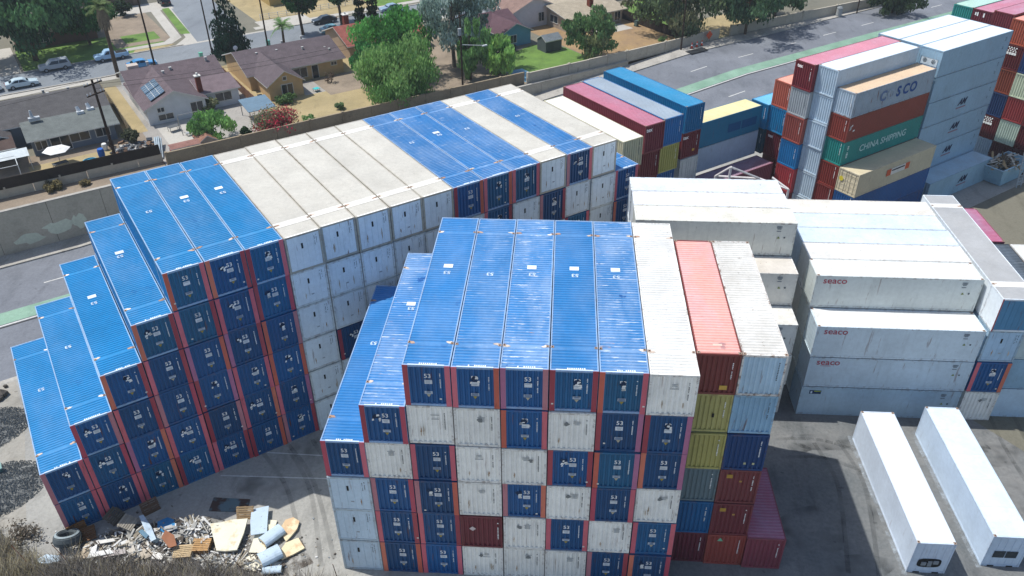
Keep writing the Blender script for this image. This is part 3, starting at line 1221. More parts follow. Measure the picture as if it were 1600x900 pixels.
# the white house with solar panels
h = house('white house with purple brown roof, brick chimney and two solar panels', 0, 0)
s2, w2 = shingle('685c5f'), siding('c4c6c7')
gable(h, 22.0, 30.2, 71.7, 84.5, 2.6, 4.5, 'y', w2, s2, .45)
gable(h, 22.0, 35.2, 78.3, 90, 2.6, 4.55, 'x', w2, s2, .45)
b = MB()
b.box(30.2, 35.6, 73.4, 78.4, -.1, 2.5)
obj('wall', b.mesh('wall', w2), h)
shed_roof(h, 30.3, 35.6, 73.3, 78.2, 2.6, 3.35, shingle('75676a'), .35)
chimney(h, 30.3, 74.0, 2.2, 5.0)
window(h, 33.3, 73.37, 1.5, 2.3, 1.2)
window(h, 28.9, 71.67, 1.1, 1.7, 2.1, name='patio_door')
window(h, 23.9, 71.67, 2.0, .9, .6)
window(h, 24.4, 71.67, .9, 2.0, .8)
for q in range(2):
    b = MB()
    b.box(-1.2, 1.2, -1.5, 1.5, 0, .08)
    o = obj('solar_panel', b.mesh('solar_panel', mat_flat('solar_cells', '4a5f70', .25, .1, 4.0, .6)), h, (24.0 + .1, 73.9 + q * 3.3, 3.76), (0, -math.atan2(1.9, 4.1), 0))
    b = MB()
    for k in (-.32, .32):
        b.box(k * 1.25 - .02, k * 1.25 + .02, -1.49, 1.49, .081, .09)
    for k in (-.5, 0, .5):
        b.box(-1.19, 1.19, k * 1.5 - .015, k * 1.5 + .015, .081, .088)
    obj('cell_bars', b.mesh('cell_bars', TRIM), o)
for xx, yy, z in [(27, 81, 4.1), (28.4, 82.5, 4.0), (34, 83, 4.4), (26.0, 86.5, 4.2)]:
    roof_vent(h, xx, yy, z)
b = MB()
b.box(23.2, 24.8, 87.5, 88.9, 3.2, 4.0)
obj('cooling_unit', b.mesh('cooling_unit', MT['obj']), h, color=hx('b3a79c'))
# the tan house
h = house('tan stucco house with brown gables and a white patio door', 0, 0)
s3, w3 = shingle('645a5d'), siding('b89c74')
gable(h, 38.6, 54.2, 77.3, 89.5, 2.6, 4.6, 'x', w3, s3, .45)
gable(h, 39.6, 44.9, 71.2, 84, 2.6, 4.35, 'y', w3, s3, .4)
window(h, 42.4, 71.17, 1.1, 1.7, 2.1, name='patio_door')
window(h, 42.2, 71.17, 3.1, .5, .5, name='gable_vent', panes=1)
window(h, 46.8, 77.27, 1.3, 2.2, 1.5)
window(h, 49.3, 77.27, 1.05, 1.0, 2.1, name='back_door', panes=1)
window(h, 52.6, 77.27, 1.8, .9, .5)
for xx, yy, z in [(41.7, 82, 4.0), (47, 85, 4.2), (49, 81, 3.9), (53, 79.6, 3.3), (52.6, 80.6, 3.4), (45, 82, 3.9), (50.5, 85.4, 4.3)]:
    roof_vent(h, xx, yy, z, .24)
dish(h, 39.6, 86, 3.9)
b = MB()
b.box(-2.0, 2.0, -2.3, 2.3, 0, .08)
c = thing('patio_canopy', 'low blue grey canopy on posts beside the red bougainvillea', 'canopy', A(36, 66, 0), TH)
cm = b.mesh('canopy_roof', MT['obj'])
obj('canopy_roof', cm, c, (0, 0, 2.1), (R(5), 0, 0), color=hx('5f7686'))
for sx in (-1, 1):
    for sy in (-1, 1):
        b = MB()
        b.tube((sx * 1.8, sy * 2.1, 0), (sx * 1.8, sy * 2.1, 2.1 + sy * .15), .06, n=6)
        obj('post', b.mesh('post', MT['obj']), c, color=hx('8a8a88'))
# red roof house behind the pepper tree
h = house('red tiled roof house mostly hidden behind the green trees', 0, 0)
gable(h, 57.5, 72, 82, 92.5, 2.7, 4.6, 'x', siding('a58f78'), shingle('93584e'), .5)
chimney(h, 60.4, 89.5, 3, 5.6, .9)
# the turquoise house, its shed
h = house('turquoise house with purple brown hipped roof next to the lawn', 0, 0)
w5, s5 = siding('5f93a6'), shingle('604a50')
gable(h, 76.8, 88.4, 76.5, 85, 2.6, 4.3, 'x', w5, s5, .45)
gable(h, 82.0, 88.4, 72.6, 81, 2.6, 4.1, 'y', w5, s5, .4)
window(h, 84.6, 72.57, 1.35, 1.4, 1.3)
window(h, 80.2, 76.47, 1.5, 1.4, 1.2)
dish(h, 78.5, 82, 3.8)
sh = thing('garden_shed', 'small grey garden shed with pitched roof at the lawn edge', 'shed', A(89.0, 67.6, 0), TH)
gable(sh, -1.7, 1.7, -1.3, 1.3, 2.0, 2.8, 'x', siding('4e5558'), shingle('7d8488'), .12)
b = MB()
b.box(-1.4, -.1, -1.36, -1.3, .1, 1.9)
obj('door', b.mesh('door', siding('454b4e')), sh)
h = house('white gabled house with pinkish brown roof behind the turquoise one', 0, 0)
gable(h, 89.0, 100.5, 80.4, 94, 3.1, 5.4, 'y', siding('c6c4c6'), shingle('8a7268'), .35)
window(h, 96.2, 80.37, 1.7, 1.2, 1.6)
window(h, 98.6, 80.37, 1.9, .8, .8, panes=1)
window(h, 88.97, 84, 3.0, 1.0, 1.3, 'left')
h = house('tan house with low cream roof and red chimney by the bare yard', 0, 0)
gable(h, 97.5, 110.5, 73.6, 86, 2.7, 3.8, 'x', siding('9c8f80'), shingle('a89c88'), .7)
chimney(h, 104.8, 76.5, 3.0, 4.9, .9)
window(h, 107.0, 73.57, 1.3, 1.2, 1.6)
window(h, 109.3, 73.57, 1.3, 1.4, 1.6)
window(h, 97.47, 78, 1.6, 2.4, 1.3, 'left')
h = house('pale blue two-storey house at the top of the frame', 0, 0)
gable(h, 118, 134, 88, 99, 5.0, 6.8, 'x', siding('8fa2a8'), shingle('54545a'), .4)
for xx in (120, 123, 127, 130):
    window(h, xx, 87.97, 1.5, 1.2, 1.3)
    window(h, xx, 87.97, 3.9, 1.2, 1.2)
# houses across the street
h = house('brown walled house under the big trees across the street', 0, 0)
gable(h, 10.5, 24, 121, 133, 2.8, 4.6, 'x', siding('6b5144'), shingle('4b4544'), .5)
window(h, 15, 120.97, 1.5, 1.8, 1.2)
h = house('low brown house on the corner of the side street', 0, 0)
gable(h, 22, 36, 141, 152, 2.8, 4.4, 'x', siding('6d5d50'), shingle('5a5250'), .5)
b = MB()
b.box(30, 34.6, 140.93, 140.98, .05, 2.3)
obj('garage_door', b.mesh('garage_door', siding('54483f')), h)
h = house('yellow house beyond the dry front lawn', 0, 0)
gable(h, 58, 76, 124, 136, 2.8, 4.6, 'x', siding('a8905a'), shingle('7c6a5a'), .5)
window(h, 64, 123.97, 1.5, 2.2, 1.2)
window(h, 70, 123.97, 1.5, 2.0, 1.2)
fe = thing('picket_fence', 'low white metal fence along the dry front lawn across the street', 'fence', A(53, 115.2, 0), TH)
for k in range(12):
    b = MB()
    b.box(k * 1.8 - .06, k * 1.8 + .06, -.06, .06, 0, 1.1)
    obj('post', b.mesh('post', TRIM), fe)
for z in (.2, .55, .95):
    b = MB()
    b.box(0, 19.8, -.025, .025, z, z + .06)
    obj('rail', b.mesh('rail', TRIM), fe)
# long wooden fence beside the bare yard
bf = thing('board_fence', 'dark brown board fence between the bare yard and the green lawn', 'fence', A(111.9, 56, 0), TH)
for k in range(60):
    def mkb():
        b = MB()
        b.box(-.02, .02, -.16, .16, 0, 1.75)
        return b.mesh('board', mat_flat('fence_board', '2e231d', .9, .3, 3.0))
    obj('board', cached('fboard', mkb), bf, (rW.uniform(-.02, .02), k * .34, rW.uniform(-.04, .04)))
for k in range(9):
    b = MB()
    b.box(.03, .15, k * 2.5 - .05, k * 2.5 + .05, 0, 1.6)
    obj('post', b.mesh('post', MT['polewood']), bf)
sf = thing('board_fence', 'pale plank fence between the grey and the white house', 'fence', A(19.0, 70, 0), TH)
for k in range(50):
    def mkb2():
        b = MB()
        b.box(-.02, .02, -.2, .2, 0, 1.6)
        return b.mesh('board', mat_flat('pale_fence_board', '8d8068', .9, .25, 3.0))
    obj('board', cached('fboard2', mkb2), sf, (rW.uniform(-.03, .03), k * .42, rW.uniform(-.05, .05)))
sf = thing('board_fence', 'brown plank fence between the white and the tan house', 'fence', A(37.0, 70, 0), TH)
for k in range(44):
    def mkb3():
        b = MB()
        b.box(-.02, .02, -.2, .2, 0, 1.6)
        return b.mesh('board', mat_flat('brown_fence_board', '7a5a48', .9, .25, 3.0))
    obj('board', cached('fboard3', mkb3), sf, (rW.uniform(-.03, .03), k * .42, rW.uniform(-.05, .05)))
# ------------------------------------------------------------------ the long block on the turned grid
SX = 2.62738
rA = random.Random(3)
ROOF_A = '007ab2'
A_TOPS = 'BBBBWWWWWBBBWBW'
A_GRID = {}
heights = [2, 3, 4, 5] + [6] * 14 + [5]
for c, h in enumerate(heights):
    for t_ in range(h):
        kind = 'B'
        if c >= 7:
            kind = 'W'
        A_GRID[(c, t_)] = kind
for c in (4, 5, 6, 12, 13, 14, 16):
    A_GRID[(c, 5)] = 'B'
for k_ in [(13, 4), (15, 4), (18, 4), (16, 3), (18, 3), (8, 2), (12, 4), (14, 3)]:
    A_GRID[k_] = 'B'
A_GRID[(12, 4)] = 'W'
for (c, t_), kind in sorted(A_GRID.items()):
    if c >= 9 and t_ < {9: 2, 10: 2}.get(c, 3 if c < 15 else 2):
        continue                                    # behind the front block: the photograph shows nothing of these
    top = t_ == heights[c] - 1
    lev = 'top' if top else ('bottom' if t_ == 0 else ORD[t_] + ' tier')
    where = f'{lev}, {NTH[c]} stack from the stepped end of long block'
    g = 'containers of the long slanting block'
    if kind == 'B':
        wr = .2 if c < 7 else .65
        rc = tone(hx(ROOF_A if c < 7 else '1872b0', wr + rA.uniform(-.1, .15)), rA, .07)
        blue53('blue container, ' + where, 'A', c * SX + .028, 0, t_, rA, top, rc, g)
    else:
        white53('white container, ' + where, 'A', c * SX + .028, 0, t_, rA, top, 'panel', g, col=hx('e2eaee'))

# ------------------------------------------------------------------ the front block
rB = random.Random(5)
B_ROWS = {  # tier: first column, kinds (b blue, w white ribbed, p white panelled, m maroon)
    5: (2, 'bbbbbw'), 4: (1, 'bwwbwbb'), 3: (0, 'bwbwwbbb'), 2: (0, 'pbbwbwbw'), 1: (0, 'pbbmwbwb'), 0: (0, 'pbbwwwbb')}
b_top = {0: 3, 1: 4}
for t_, (c0, kinds) in B_ROWS.items():
    for i, kd in enumerate(kinds):
        c = c0 + i
        top = t_ == b_top.get(c, 5)
        lev = 'top' if top else ('bottom' if t_ == 0 else ORD[t_] + ' tier')
        where = f'{lev}, {NTH[c]} stack from low end of front block'
        g = 'containers of the front block'
        x = c * SX + .028
        if kd == 'b':
            wear = {2: .35, 3: .6, 4: 1.0, 5: .3, 6: .92, 0: .25, 1: .9}.get(c, .5)
            rc = tone(hx('2076b4', wear), rB, .06)
            blue53('blue container, ' + where, 'B', x, 0, t_, rB, top, rc, g, plain_logo=rB.random() < .55)
        elif kd == 'w':
            white53('white ribbed container, ' + where, 'B', x, 0, t_, rB, top, 'corr', g, roofcol=hx('dad9d4', .6))
        elif kd == 'p':
            white53('pale blue panelled container, ' + where, 'B', x, 0, t_, rB, top, 'panel', g, col=hx('c6d8e4'))
        else:
            m = hx('6d2a34', .4)
            t = container('maroon container with white diamond mark low in the front block', 'B', 'y', x, 0, t_ * TIER, BL, BW, CH, col=m, group=g, mid=True, pw=.1)
            obj('diamond_sign', plate(.3, .3), t, (-.55, -BL / 2 + .02, 1.7), (R(90), R(45), 0), color=hx('c9b8b4'))
            obj('code', code_marks(12, .09, 1.7, 2), t, (1.02, -BL / 2 + .02, 1.5), FRONT, color=WHITE)

# ------------------------------------------------------------------ coloured stacks beside the front block
rK = random.Random(9)


def dry(label, frame, axis, x, y, z, col, wear=.5, L=12.12, W=2.42, H=CH, roofcol=None, group=None, front='corr', side='corr', roof='corr', roofmat=None, name='shipping_container', endcol=None, lean=0.0, top=False, marks=True):
    c = hx(col, wear)
    t = container(label, frame, axis, x, y, z, L, W, H, col=c, roofcol=hx(roofcol, wear) if roofcol else c, group=group, front=front, side=side, roof=roof, roofmat=roofmat, pw=.1, name=name,
                  endcol=hx(endcol, wear) if endcol else None, lean=lean)
    if top:
        b = cached('casting', lambda: _casting())
        for sy in (-1, 1):
            for sx in (-1, 1):
                obj('corner_casting', b, t, (sx * (W / 2 - .1), sy * (L / 2 - .12), H))
    if marks and front == 'corr':
        light = sum(c[:3]) < 1.2
        obj('code', code_marks(11, .08, 1.3, rK.randint(0, 4)), t, (W / 2 - .38, -L / 2 + .02, 1.75), FRONT, color=WHITE if light else hx('4a5056'))
    return t


KX = 21.06
KG = 'coloured containers stacked beside the front block'
KC = [[('6c2e3a', 'dark red container at the bottom beside the front block'), ('0f5f92', 'teal blue container in second tier beside the front block'),
       ('66797f', 'grey scuffed container in third tier beside the front block'), ('b0a862', 'lower of two yellow containers, without any dark patch'),
       ('b5ae6c', 'upper yellow container with a dark square patch'), ('7d3a36', 'brown red container with sunlit pink roof, top of its stack')],
      [('9c4a40', 'orange red container with green triangle mark at the bottom'), ('76343a', 'maroon container above the orange red one'),
       ('783a3c', 'maroon container under the dark blue one'), ('123f72', 'dark blue container under the pale blue ribbed one'),
       ('8fb4cc', 'pale blue container with plain ribbed end'), ('b4cede', 'top container with rust-streaked white roof beside the pink roof')]]
for c in range(2):
    for t_ in range(6):
        colr, lab = KC[c][t_]
        rc = None
        if t_ == 5:
            rc = ['e6a496', 'e6e4de'][c]
        t = dry(lab, 'B', 'y', KX + c * 2.45, 1.85, t_ * TIER, colr, .6 if t_ > 2 else .4, L=12.05, roofcol=rc, roofmat=None if c == 0 else 'pale', group=KG, top=t_ == 5)
        fy = -12.05 / 2 + .02
        if (c, t_) == (1, 5):
            for q in t.children:
                if q.name.startswith(('frame', 'roof')):
                    q.color = hx('d8d5ce', 1.0)
        if (c, t_) == (0, 4):
            obj('paint_patch', plate(.42, .5), t, (-1.0, fy, 1.2), FRONT, color=hx('5a1f1c'))
            obj('vent', plate(.14, .3), t, (.25, fy, 1.25), FRONT, color=hx('1c1a14'))
        if (c, t_) == (0, 5):
            obj('sticker', plate(.42, .3), t, (.5, fy, .5), FRONT, color=hx('c9a24a'))
            obj('roof_plate', plate(.5, .18), t, (.0, -5.2, CH), color=hx('d8b8a8'))
        if (c, t_) in ((1, 1), (1, 2)):
            obj('sticker', plate(.36, .3), t, (-.6, fy, 2.3), FRONT, color=hx('b08a3a'))
            obj('sticker', plate(.16, .14), t, (.1, fy, 1.9), FRONT, color=hx('b8904a'))
        if (c, t_) == (1, 0):
            obj('warning_sign', cached('tri', lambda: _tri()), t, (-.4, fy, 2.4), (R(90), R(180), 0), color=hx('7fc09a'), scale=(1.6, 1.6, 1))
        if (c, t_) == (1, 3):
            for xx in (.1, .6):
                obj('sticker', plate(.14, .16), t, (xx, fy, .55), FRONT, color=hx('b7b58a'))
dry('single short maroon container on the ground at the foot of the coloured stacks', 'B', 'y', KX + 4.9, 1.65, 0, '8a4450', .4, L=6.2, roofcol='a8586c', group=KG)

# ------------------------------------------------------------------ white insulated containers behind
WG = 'white insulated containers behind the front block'


def reefer(label, frame, axis, x, y, z, col='dfe1de', roofcol=None, L=12.2, W=2.42, H=CH, group=WG, front='corr', marks=True, seaco=False, name='refrigerated_container', wear=.4):
    c = hx(col, wear)
    t = container(label, frame, axis, x, y, z, L, W, H, col=c, roofcol=tuple(q * .94 for q in hx(roofcol or col)[:3]) + (min(1, wear * 1.6),), group=group, front=front, side='smooth', roof='flat', pw=.1, name=name)
    if marks:
        sx = W / 2 + .008
        obj('code', code_marks(5, .5, .5, 3), t, (sx, L / 2 - 1.3, 2.35), SIDE, color=hx('70777c'))
        obj('warning_sign', cached('tri', lambda: _tri()), t, (sx, L / 2 - 1.25, 1.6), (R(90), R(180), R(90)), color=hx('7d8a4a'))
        obj('sticker', plate(.12, .12), t, (sx, L / 2 - .8, 1.6), SIDE, color=hx('3a3f44'))
    if seaco:
        obj('lettering', text_mesh('seaco', .78, .004), t, (W / 2 + .008, -L / 2 + 1.45, 2.42), SIDE, color=hx('a8243c'))
    return t


CX = 19.25
for i, (yy, n) in enumerate([(16.75, 3), (19.25, 4), (21.75, 5), (24.22, 5), (26.69, 5)]):
    for t_ in range(n):
        if i > 2 and t_ < 3 or (i == 2 and t_ < 2):
            continue
        top = t_ == n - 1
        reefer(f"white insulated container, {'top' if top else ORD[t_] + ' tier'}, {NTH[i]} row of the pile just beyond the pink roof", 'B', 'x', CX, yy, t_ * TIER,
               ['dedfd8', 'dcd9d0', 'deded4', 'e4e8ea', 'dfe6ea'][i], ['e2dfd6', 'd8d0c4', 'e6e2d4', 'e8e8e6', 'dfe6ec'][i], wear=.6, marks=top or i < 2)
DX = 32.82
for i in range(6):
    for t_ in range(3 if i == 0 else 4):
        if i > 1 and t_ < (2 if i < 5 else 1):
            continue
        top = t_ == (2 if i == 0 else 3)
        sea = (i == 0 and t_ in (1, 2)) or (i == 1 and t_ == 3)
        lab = {(0, 2): 'white container with red lettering near its corner, front row, third tier', (0, 1): 'white container with red lettering over a smaller line of print, front row',
               (1, 3): 'white container with red lettering stepped back on the upper tier', (0, 0): 'pale grey container on the ground with small dark blue sticker'}.get(
            (i, t_), f"white insulated container, {'top' if top else ORD[t_] + ' tier'}, {NTH[i]} row of the wide white stack")
        t = reefer(lab, 'B', 'x', DX, 16.65 + i * 2.47, t_ * TIER, ['cddbe2', 'd6dcd8', 'e4e2dc', 'd6e2ea', 'd8e4ec', 'e6e2d8'][i] if t_ == 2 or i else ['a9c0ce', 'bccdd8'][t_],  # front row's lower tiers are darker: ambient falloff put into their colour
                   ['e8e8e4', 'e8e6e0', 'e6e4de', 'd3e2ec', 'd6e4ee', 'e6e0d4'][i], seaco=sea, wear=.5, group='containers of the wide white stack')
        if (i, t_) == (0, 1):
            obj('small_print', code_marks(2, .9, .1, 1), t, (1.21 + .008, -6.1 + 1.3, 2.1), SIDE, color=hx('a8243c'))
        if (i, t_) == (0, 0):
            obj('sticker', plate(.9, .36), t, (1.218, -6.1 + 1.1, 2.35), SIDE, color=hx('0f2a52'))
            obj('sticker', blot(33, .14, .1, .6, 1.0), t, (1.226, -6.1 + .8, 2.33), SIDE, color=hx('b8c6d4'))
            obj('sticker', plate(.5, .1), t, (1.224, -6.1 + 1.25, 2.45), SIDE, color=hx('9fb04a'))
        if (i, t_) == (0, 2) or (i, t_) == (1, 3):
            castings(t, 2.42, CH, (-5.95, 5.95), rK, False)

# the tall white 53-foot column at the end of the wide stack
EX = 45.3
rE = random.Random(21)
EG = 'containers stacked at the end of the wide white stack'
white53('white ribbed container on the ground under the blue one', 'B', EX, 16.75, 0, rE, False, 'corr', EG)
blue53('blue container with red posts between two white ones beside the wide white stack', 'B', EX, 16.75, 1, rE, False, hx('4a86cc', .5), EG)
white53('pale blue panelled container with black slot above the blue one', 'B', EX, 16.75, 2, rE, False, 'panel', EG, col=hx('a9c6dc'))
t = container('long container with grey roof, red edges and blue grey end', 'B', 'y', EX, 16.7, 3 * TIER, BL, BW, CH, col=hx('dbe2e6', .4), endcol=hx('4b84a8', .5), roofcol=hx('a9a9a8', .35),
              roof='flat', roofmat='pale', front='panel', side='smooth', mid=True, pw=.1, group=EG, posts=[hx('a04a50', .4), hx('a04a50', .4)])
for s in (-1, 1):
    obj('roof_band', roof_band(BW), t, (0, s * 6.1, CH), color=hx('e4e2dc', .5))
castings(t, BW, CH, (-6.1, 6.1), rE)
FG = 'containers beyond the grey-roofed long container'
for t_, cc in enumerate(['b8cfdf', '8db0c6', 'b5c6c8']):
    reefer(['pale blue container on the ground beyond the white ribbed end', 'blue grey container on the second tier beyond the blue end', 'light grey container beyond the panelled end, third tier'][t_],
           'B', 'x', 48.05, 17.2, t_ * TIER, cc, group=FG, marks=False)
dry('black container lying below the grey-roofed long one', 'B', 'y', 49.75, 19.75, 2 * TIER, '30363c', .5, L=9.8, roofcol='3c444b', group=FG)
dry('white flat-roofed container beside the black one', 'B', 'y', 52.3, 19.75, 2 * TIER, 'd8d8d4', .4, L=9.8, group=FG, roof='flat')
dry('short pink-roofed container behind the black one', 'B', 'y', 49.6, 29.9, 2 * TIER, '8d4458', .5, L=6.1, roofcol='b0607c', group=FG, top=True)
dry('brown container holding up the pink-roofed one', 'B', 'y', 49.6, 29.9, 1 * TIER, '6d3a34', .5, L=6.1, group=FG)
dry('rusty container on the ground under the pink-roofed stack', 'B', 'y', 49.6, 29.9, 0, '5d4a44', .5, L=6.1, group=FG)

# two white insulated containers standing on the yard by themselves
HG = 'white refrigerated containers standing alone'
for j, (xx, yy) in enumerate([(36.55, 1.82), (41.55, 2.68)]):
    t = container(['lone white refrigerated container with dark oval machinery opening', 'lone white refrigerated container with two dark square grilles'][j], 'B', 'y', xx, yy, 0, 12.15, 2.43, CH,
                  col=hx(['ccd8e6', 'c4d4e4'][j], .2), front='panel' if j else 'panel', side='plain', roof='flat', roofcol=hx(['e2e2df', 'd3dfe9'][j], .45), group=HG, pw=.09, name='refrigerated_container', roofmat='pale')
    fy = -12.15 / 2 + .0
    if j == 0:
        b = MB()
        pts = [(.75 * math.copysign(abs(math.cos(a)) ** .55, math.cos(a)), .42 * math.copysign(abs(math.sin(a)) ** .55, math.sin(a)), 0) for a in [2 * math.pi * k / 20 for k in range(20)]]
        b.poly(pts)
        obj('machinery_opening', b.mesh('opening', MT['rubber']), t, (0, fy - .004, .98), FRONT)
        b = MB()
        for (xa, xb, za, zb) in [(-.5, -.2, -.2, .1), (-.1, .15, -.28, .2), (.22, .55, -.05, .25)]:
            b.box(xa, xb, za, zb, 0, .06)
        obj('machinery', b.mesh('machinery', MT['obj']), t, (0, fy - .006, .98), FRONT, color=hx('7f8488'))
    else:
        for s in (-1, 1):
            obj('grille', plate(.72, .62), t, (s * .39, fy - .012, 1.2), FRONT, color=hx('30383e'))
    b = MB()
    for xx2 in (-.6, .6):
        b.box(xx2 - .2, xx2 + .2, -.02, .05, .02, .11)
    obj('fork_pockets', b.mesh('pockets', MT['rubber']), t, (0, fy - .008, 0))
    castings(t, 2.43, CH, (-5.98, 5.98), rK, False)

# ------------------------------------------------------------------ stacks by the road, beyond the long block
GG = 'containers stacked between the long block and the road'


def lettering(t, s, size, x, z, W, col, side=False, L=0, bold=.02, shear=0.0):
    if side:
        return obj('lettering', text_mesh(s, size, bold, shear=shear), t, (W / 2 + .008, x, z), SIDE, color=hx(col))
    return obj('lettering', text_mesh(s, size, bold, shear=shear), t, (x, -L / 2 + .02, z), FRONT, color=hx(col))


dry('cream container with white roof next to the long block', 'A', 'y', 51.75, 4.4, 4 * TIER, 'cfc7a4', .3, L=12.6, roof='flat', roofcol='e2e2e0', group=GG, roofmat='pale')
Lg = 13.2
t = dry('maroon container with rose roof and small white lettering by the road', 'A', 'y', 55.85, 6.0, 4 * TIER, '7d3640', .4, L=Lg, W=2.5, roofcol='c4788a', group=GG, top=True)
lettering(t, 'tex', .55, -.7, 2.35, 2.5, 'e8e0dc', L=Lg)
t.children[0].color = hx('8a3040', .4)
dry('maroon container under the rose-roofed one', 'A', 'y', 55.7, 6.1, 3 * TIER, '783236', .4, L=Lg, W=2.5, group=GG)
t = dry('blue container with grey corrugated roof by the road', 'A', 'y', 58.5, 6.15, 4 * TIER, '2a74ae', .4, L=Lg, W=2.5, roofcol='a6b2bc', group=GG, top=True, roofmat='pale')
dry('yellow container under the grey-roofed blue one', 'A', 'y', 58.4, 6.3, 3 * TIER, 'b4ae62', .4, L=Lg, W=2.5, group=GG)
dry('small blue container end under the yellow one by the road', 'A', 'y', 58.3, 6.5, 2 * TIER, '2a66a0', .4, L=Lg, W=2.5, group=GG)
t = dry('bright blue container, topmost of the stack nearest the road', 'A', 'y', 62.5, 7.35, 4 * TIER, '0f6d9c', .35, L=Lg, W=2.55, roofcol='2d92bd', group=GG, top=True)
t = dry('maroon container with white lettering under the bright blue one', 'A', 'y', 62.55, 7.45, 3 * TIER, '742f37', .4, L=Lg, W=2.55, group=GG)
lettering(t, 'tex', .55, -.75, 2.3, 2.55, 'e8e0dc', L=Lg)
obj('sticker', plate(.34, .26), t, (.5, -Lg / 2 + .02, .7), FRONT, color=hx('c79a4a'))
dry('pale container with barred doors at the end of the road stack', 'A', 'y', 62.55, 7.45, 2 * TIER, 'c8ccca', .6, L=Lg, W=2.55, group=GG, front='door')
dry('maroon container low beside the barred doors', 'A', 'y', 55.7, 6.2, 2 * TIER, '70262c', .4, L=Lg, W=2.5, group=GG)
t = dry('teal container with sunlit cream roof lying along the road', 'A', 'x', 65.2, 8.4, 3 * TIER, '0f6f92', .3, L=10.1, W=2.5, roofcol='e0d29c', roof='flat', roofmat='pale', group=GG, side='smooth')
for xx, wd in ((1.0, 1.9), (3.3, 2.3)):
    obj('faded_panel', plate(wd, .95), t, (1.255, xx, 1.3), SIDE, color=hx('0b4f7c'))
dry('grey container under the cream-roofed teal one', 'A', 'x', 65.2, 8.45, 2 * TIER, '9fb2c4', .3, L=10.1, W=2.5, group=GG, side='smooth')
dry('dull maroon container lying in front of the grey one', 'A', 'x', 63.2, 5.65, 1 * TIER, '6f3a48', .5, L=12.1, W=2.45, roofcol='85596a', group=GG)
dry('maroon container on the ground under the dull maroon one', 'A', 'x', 63.2, 5.65, 0, '6f3a48', .5, L=12.1, W=2.45, group=GG)

# ------------------------------------------------------------------ tall stacks with shipping lines' names
QG = 'containers of the tall pile with large lettering'
HS = 2.634                      # lower boxes
for t_ in range(6):
    t = dry(f"pale grey container with ribbed end, {'top' if t_ == 5 else ('bottom' if t_ == 0 else ORD[t_] + ' tier')} of the all-grey column", 'A', 'x', 76.25, .62, t_ * TIER, 'b9cbd8', .25, L=13.3, W=2.42,
            roofcol='dfe4e8', side='smooth', group=QG, top=t_ == 5, roof='flat', roofmat='pale', marks=False)
QC = [(0, '6d2830', 'a8564a'), (1, 'ad4046', None), (2, '1d76ae', None), (3, '9a5046', None), (4, 'a9aeb0', None), (5, '752630', '9c3f52')]
for t_, cc, _ in QC:
    t = dry(f"{['dark red', 'bright red', 'blue', 'rust red', 'grey ribbed', 'maroon'][t_]} container in the column behind the all-grey one", 'A', 'x', 75.7, 3.06, t_ * TIER, cc, .4, L=12.3 if t_ < 5 else 14.2, W=2.42,
            roofcol='bd7284' if t_ == 5 else None, group=QG, top=t_ == 5)
    if t_ == 5:
        lettering(t, 'tex', .5, -.6, 2.35, 2.42, 'e8dcd8', L=14.2)
for t_, cc in enumerate(['6a2a30', '58222a', '64222c', '1b7fae', 'b05c4a']):
    t = dry(['dark maroon container at the foot of the orange-topped column', 'dark maroon container on the second tier of the orange-topped column', 'maroon container with white lettering under the streaked turquoise one',
             'turquoise container with rusty white streaks', 'orange red container with salmon roof, top of its column'][t_], 'A', 'x', 76.1, 5.55, t_ * TIER, cc, .95 if t_ == 3 else .4, L=12.2, W=2.42,
            roofcol='d8917a' if t_ == 4 else None, group=QG, top=t_ == 4)
    if t_ == 2:
        lettering(t, 'tex', .5, -.6, 2.35, 2.42, 'e8dcd8', L=12.2)
for t_ in (2, 3):
    dry(['dark container under the light blue roof by the road', 'light blue roofed container next to the road lamp'][t_ - 2], 'A', 'x', 75.8, 8.05, t_ * TIER, ['2a5060', '1f7fae'][t_ - 2], .4, L=12.2, W=2.42,
        roofcol='58aad0' if t_ == 3 else None, group=QG)
# the named stack
names = [('2b5f94', 'blue container at the bottom under the named stack'), ('7d3230', 'brick red container under another low in the named stack'), ('84362f', 'brick red container beneath the green one'),
         ('278a82', 'green container with large white two-word lettering on its long side'), ('8a3f34', 'brown red container between the green and the grey ones'), ('9aa8b4', 'grey scuffed container with partly worn blue lettering and tan roof')]
for t_, (cc, lab) in enumerate(names):
    t = dry(lab, 'A', 'x', 76.55, -1.72, t_ * HS, cc, .75 if t_ == 5 else .4, L=13.35, W=2.34, H=HS - .04, roofcol='c8ac8c' if t_ == 5 else None, roofmat='pale' if t_ == 5 else None, group=QG,
            endcol='b8c8d4' if t_ == 5 else None, top=t_ == 5)
    if t_ == 3:
        lettering(t, 'CHINA SHIPPING', 1.05, .1, 1.25, 2.34, 'bcd8d2', True, bold=.012)
        obj('code', code_marks(8, .3, 1.4, 3), t, (1.178, -5.9, 1.4), SIDE, color=hx('d4e8e0'))
        t_child = t
    if t_ == 5:
        for ch, xx, cl in (('C', -1.9, '5a6f94'), ('O', -.65, '93a0b0'), ('S', .65, '1f4a86'), ('C', 1.9, '1f4a86'), ('O', 3.15, '1f4a86')):
            lettering(t, ch, 1.5, xx, 1.3, 2.34, cl, True, bold=.05)
    if t_ == 4:
        obj('emblem_remains', logo_rest(4), t, (1.178, -5.9, 1.5), SIDE, color=WHITE, scale=(1.5, 2.5, 1))
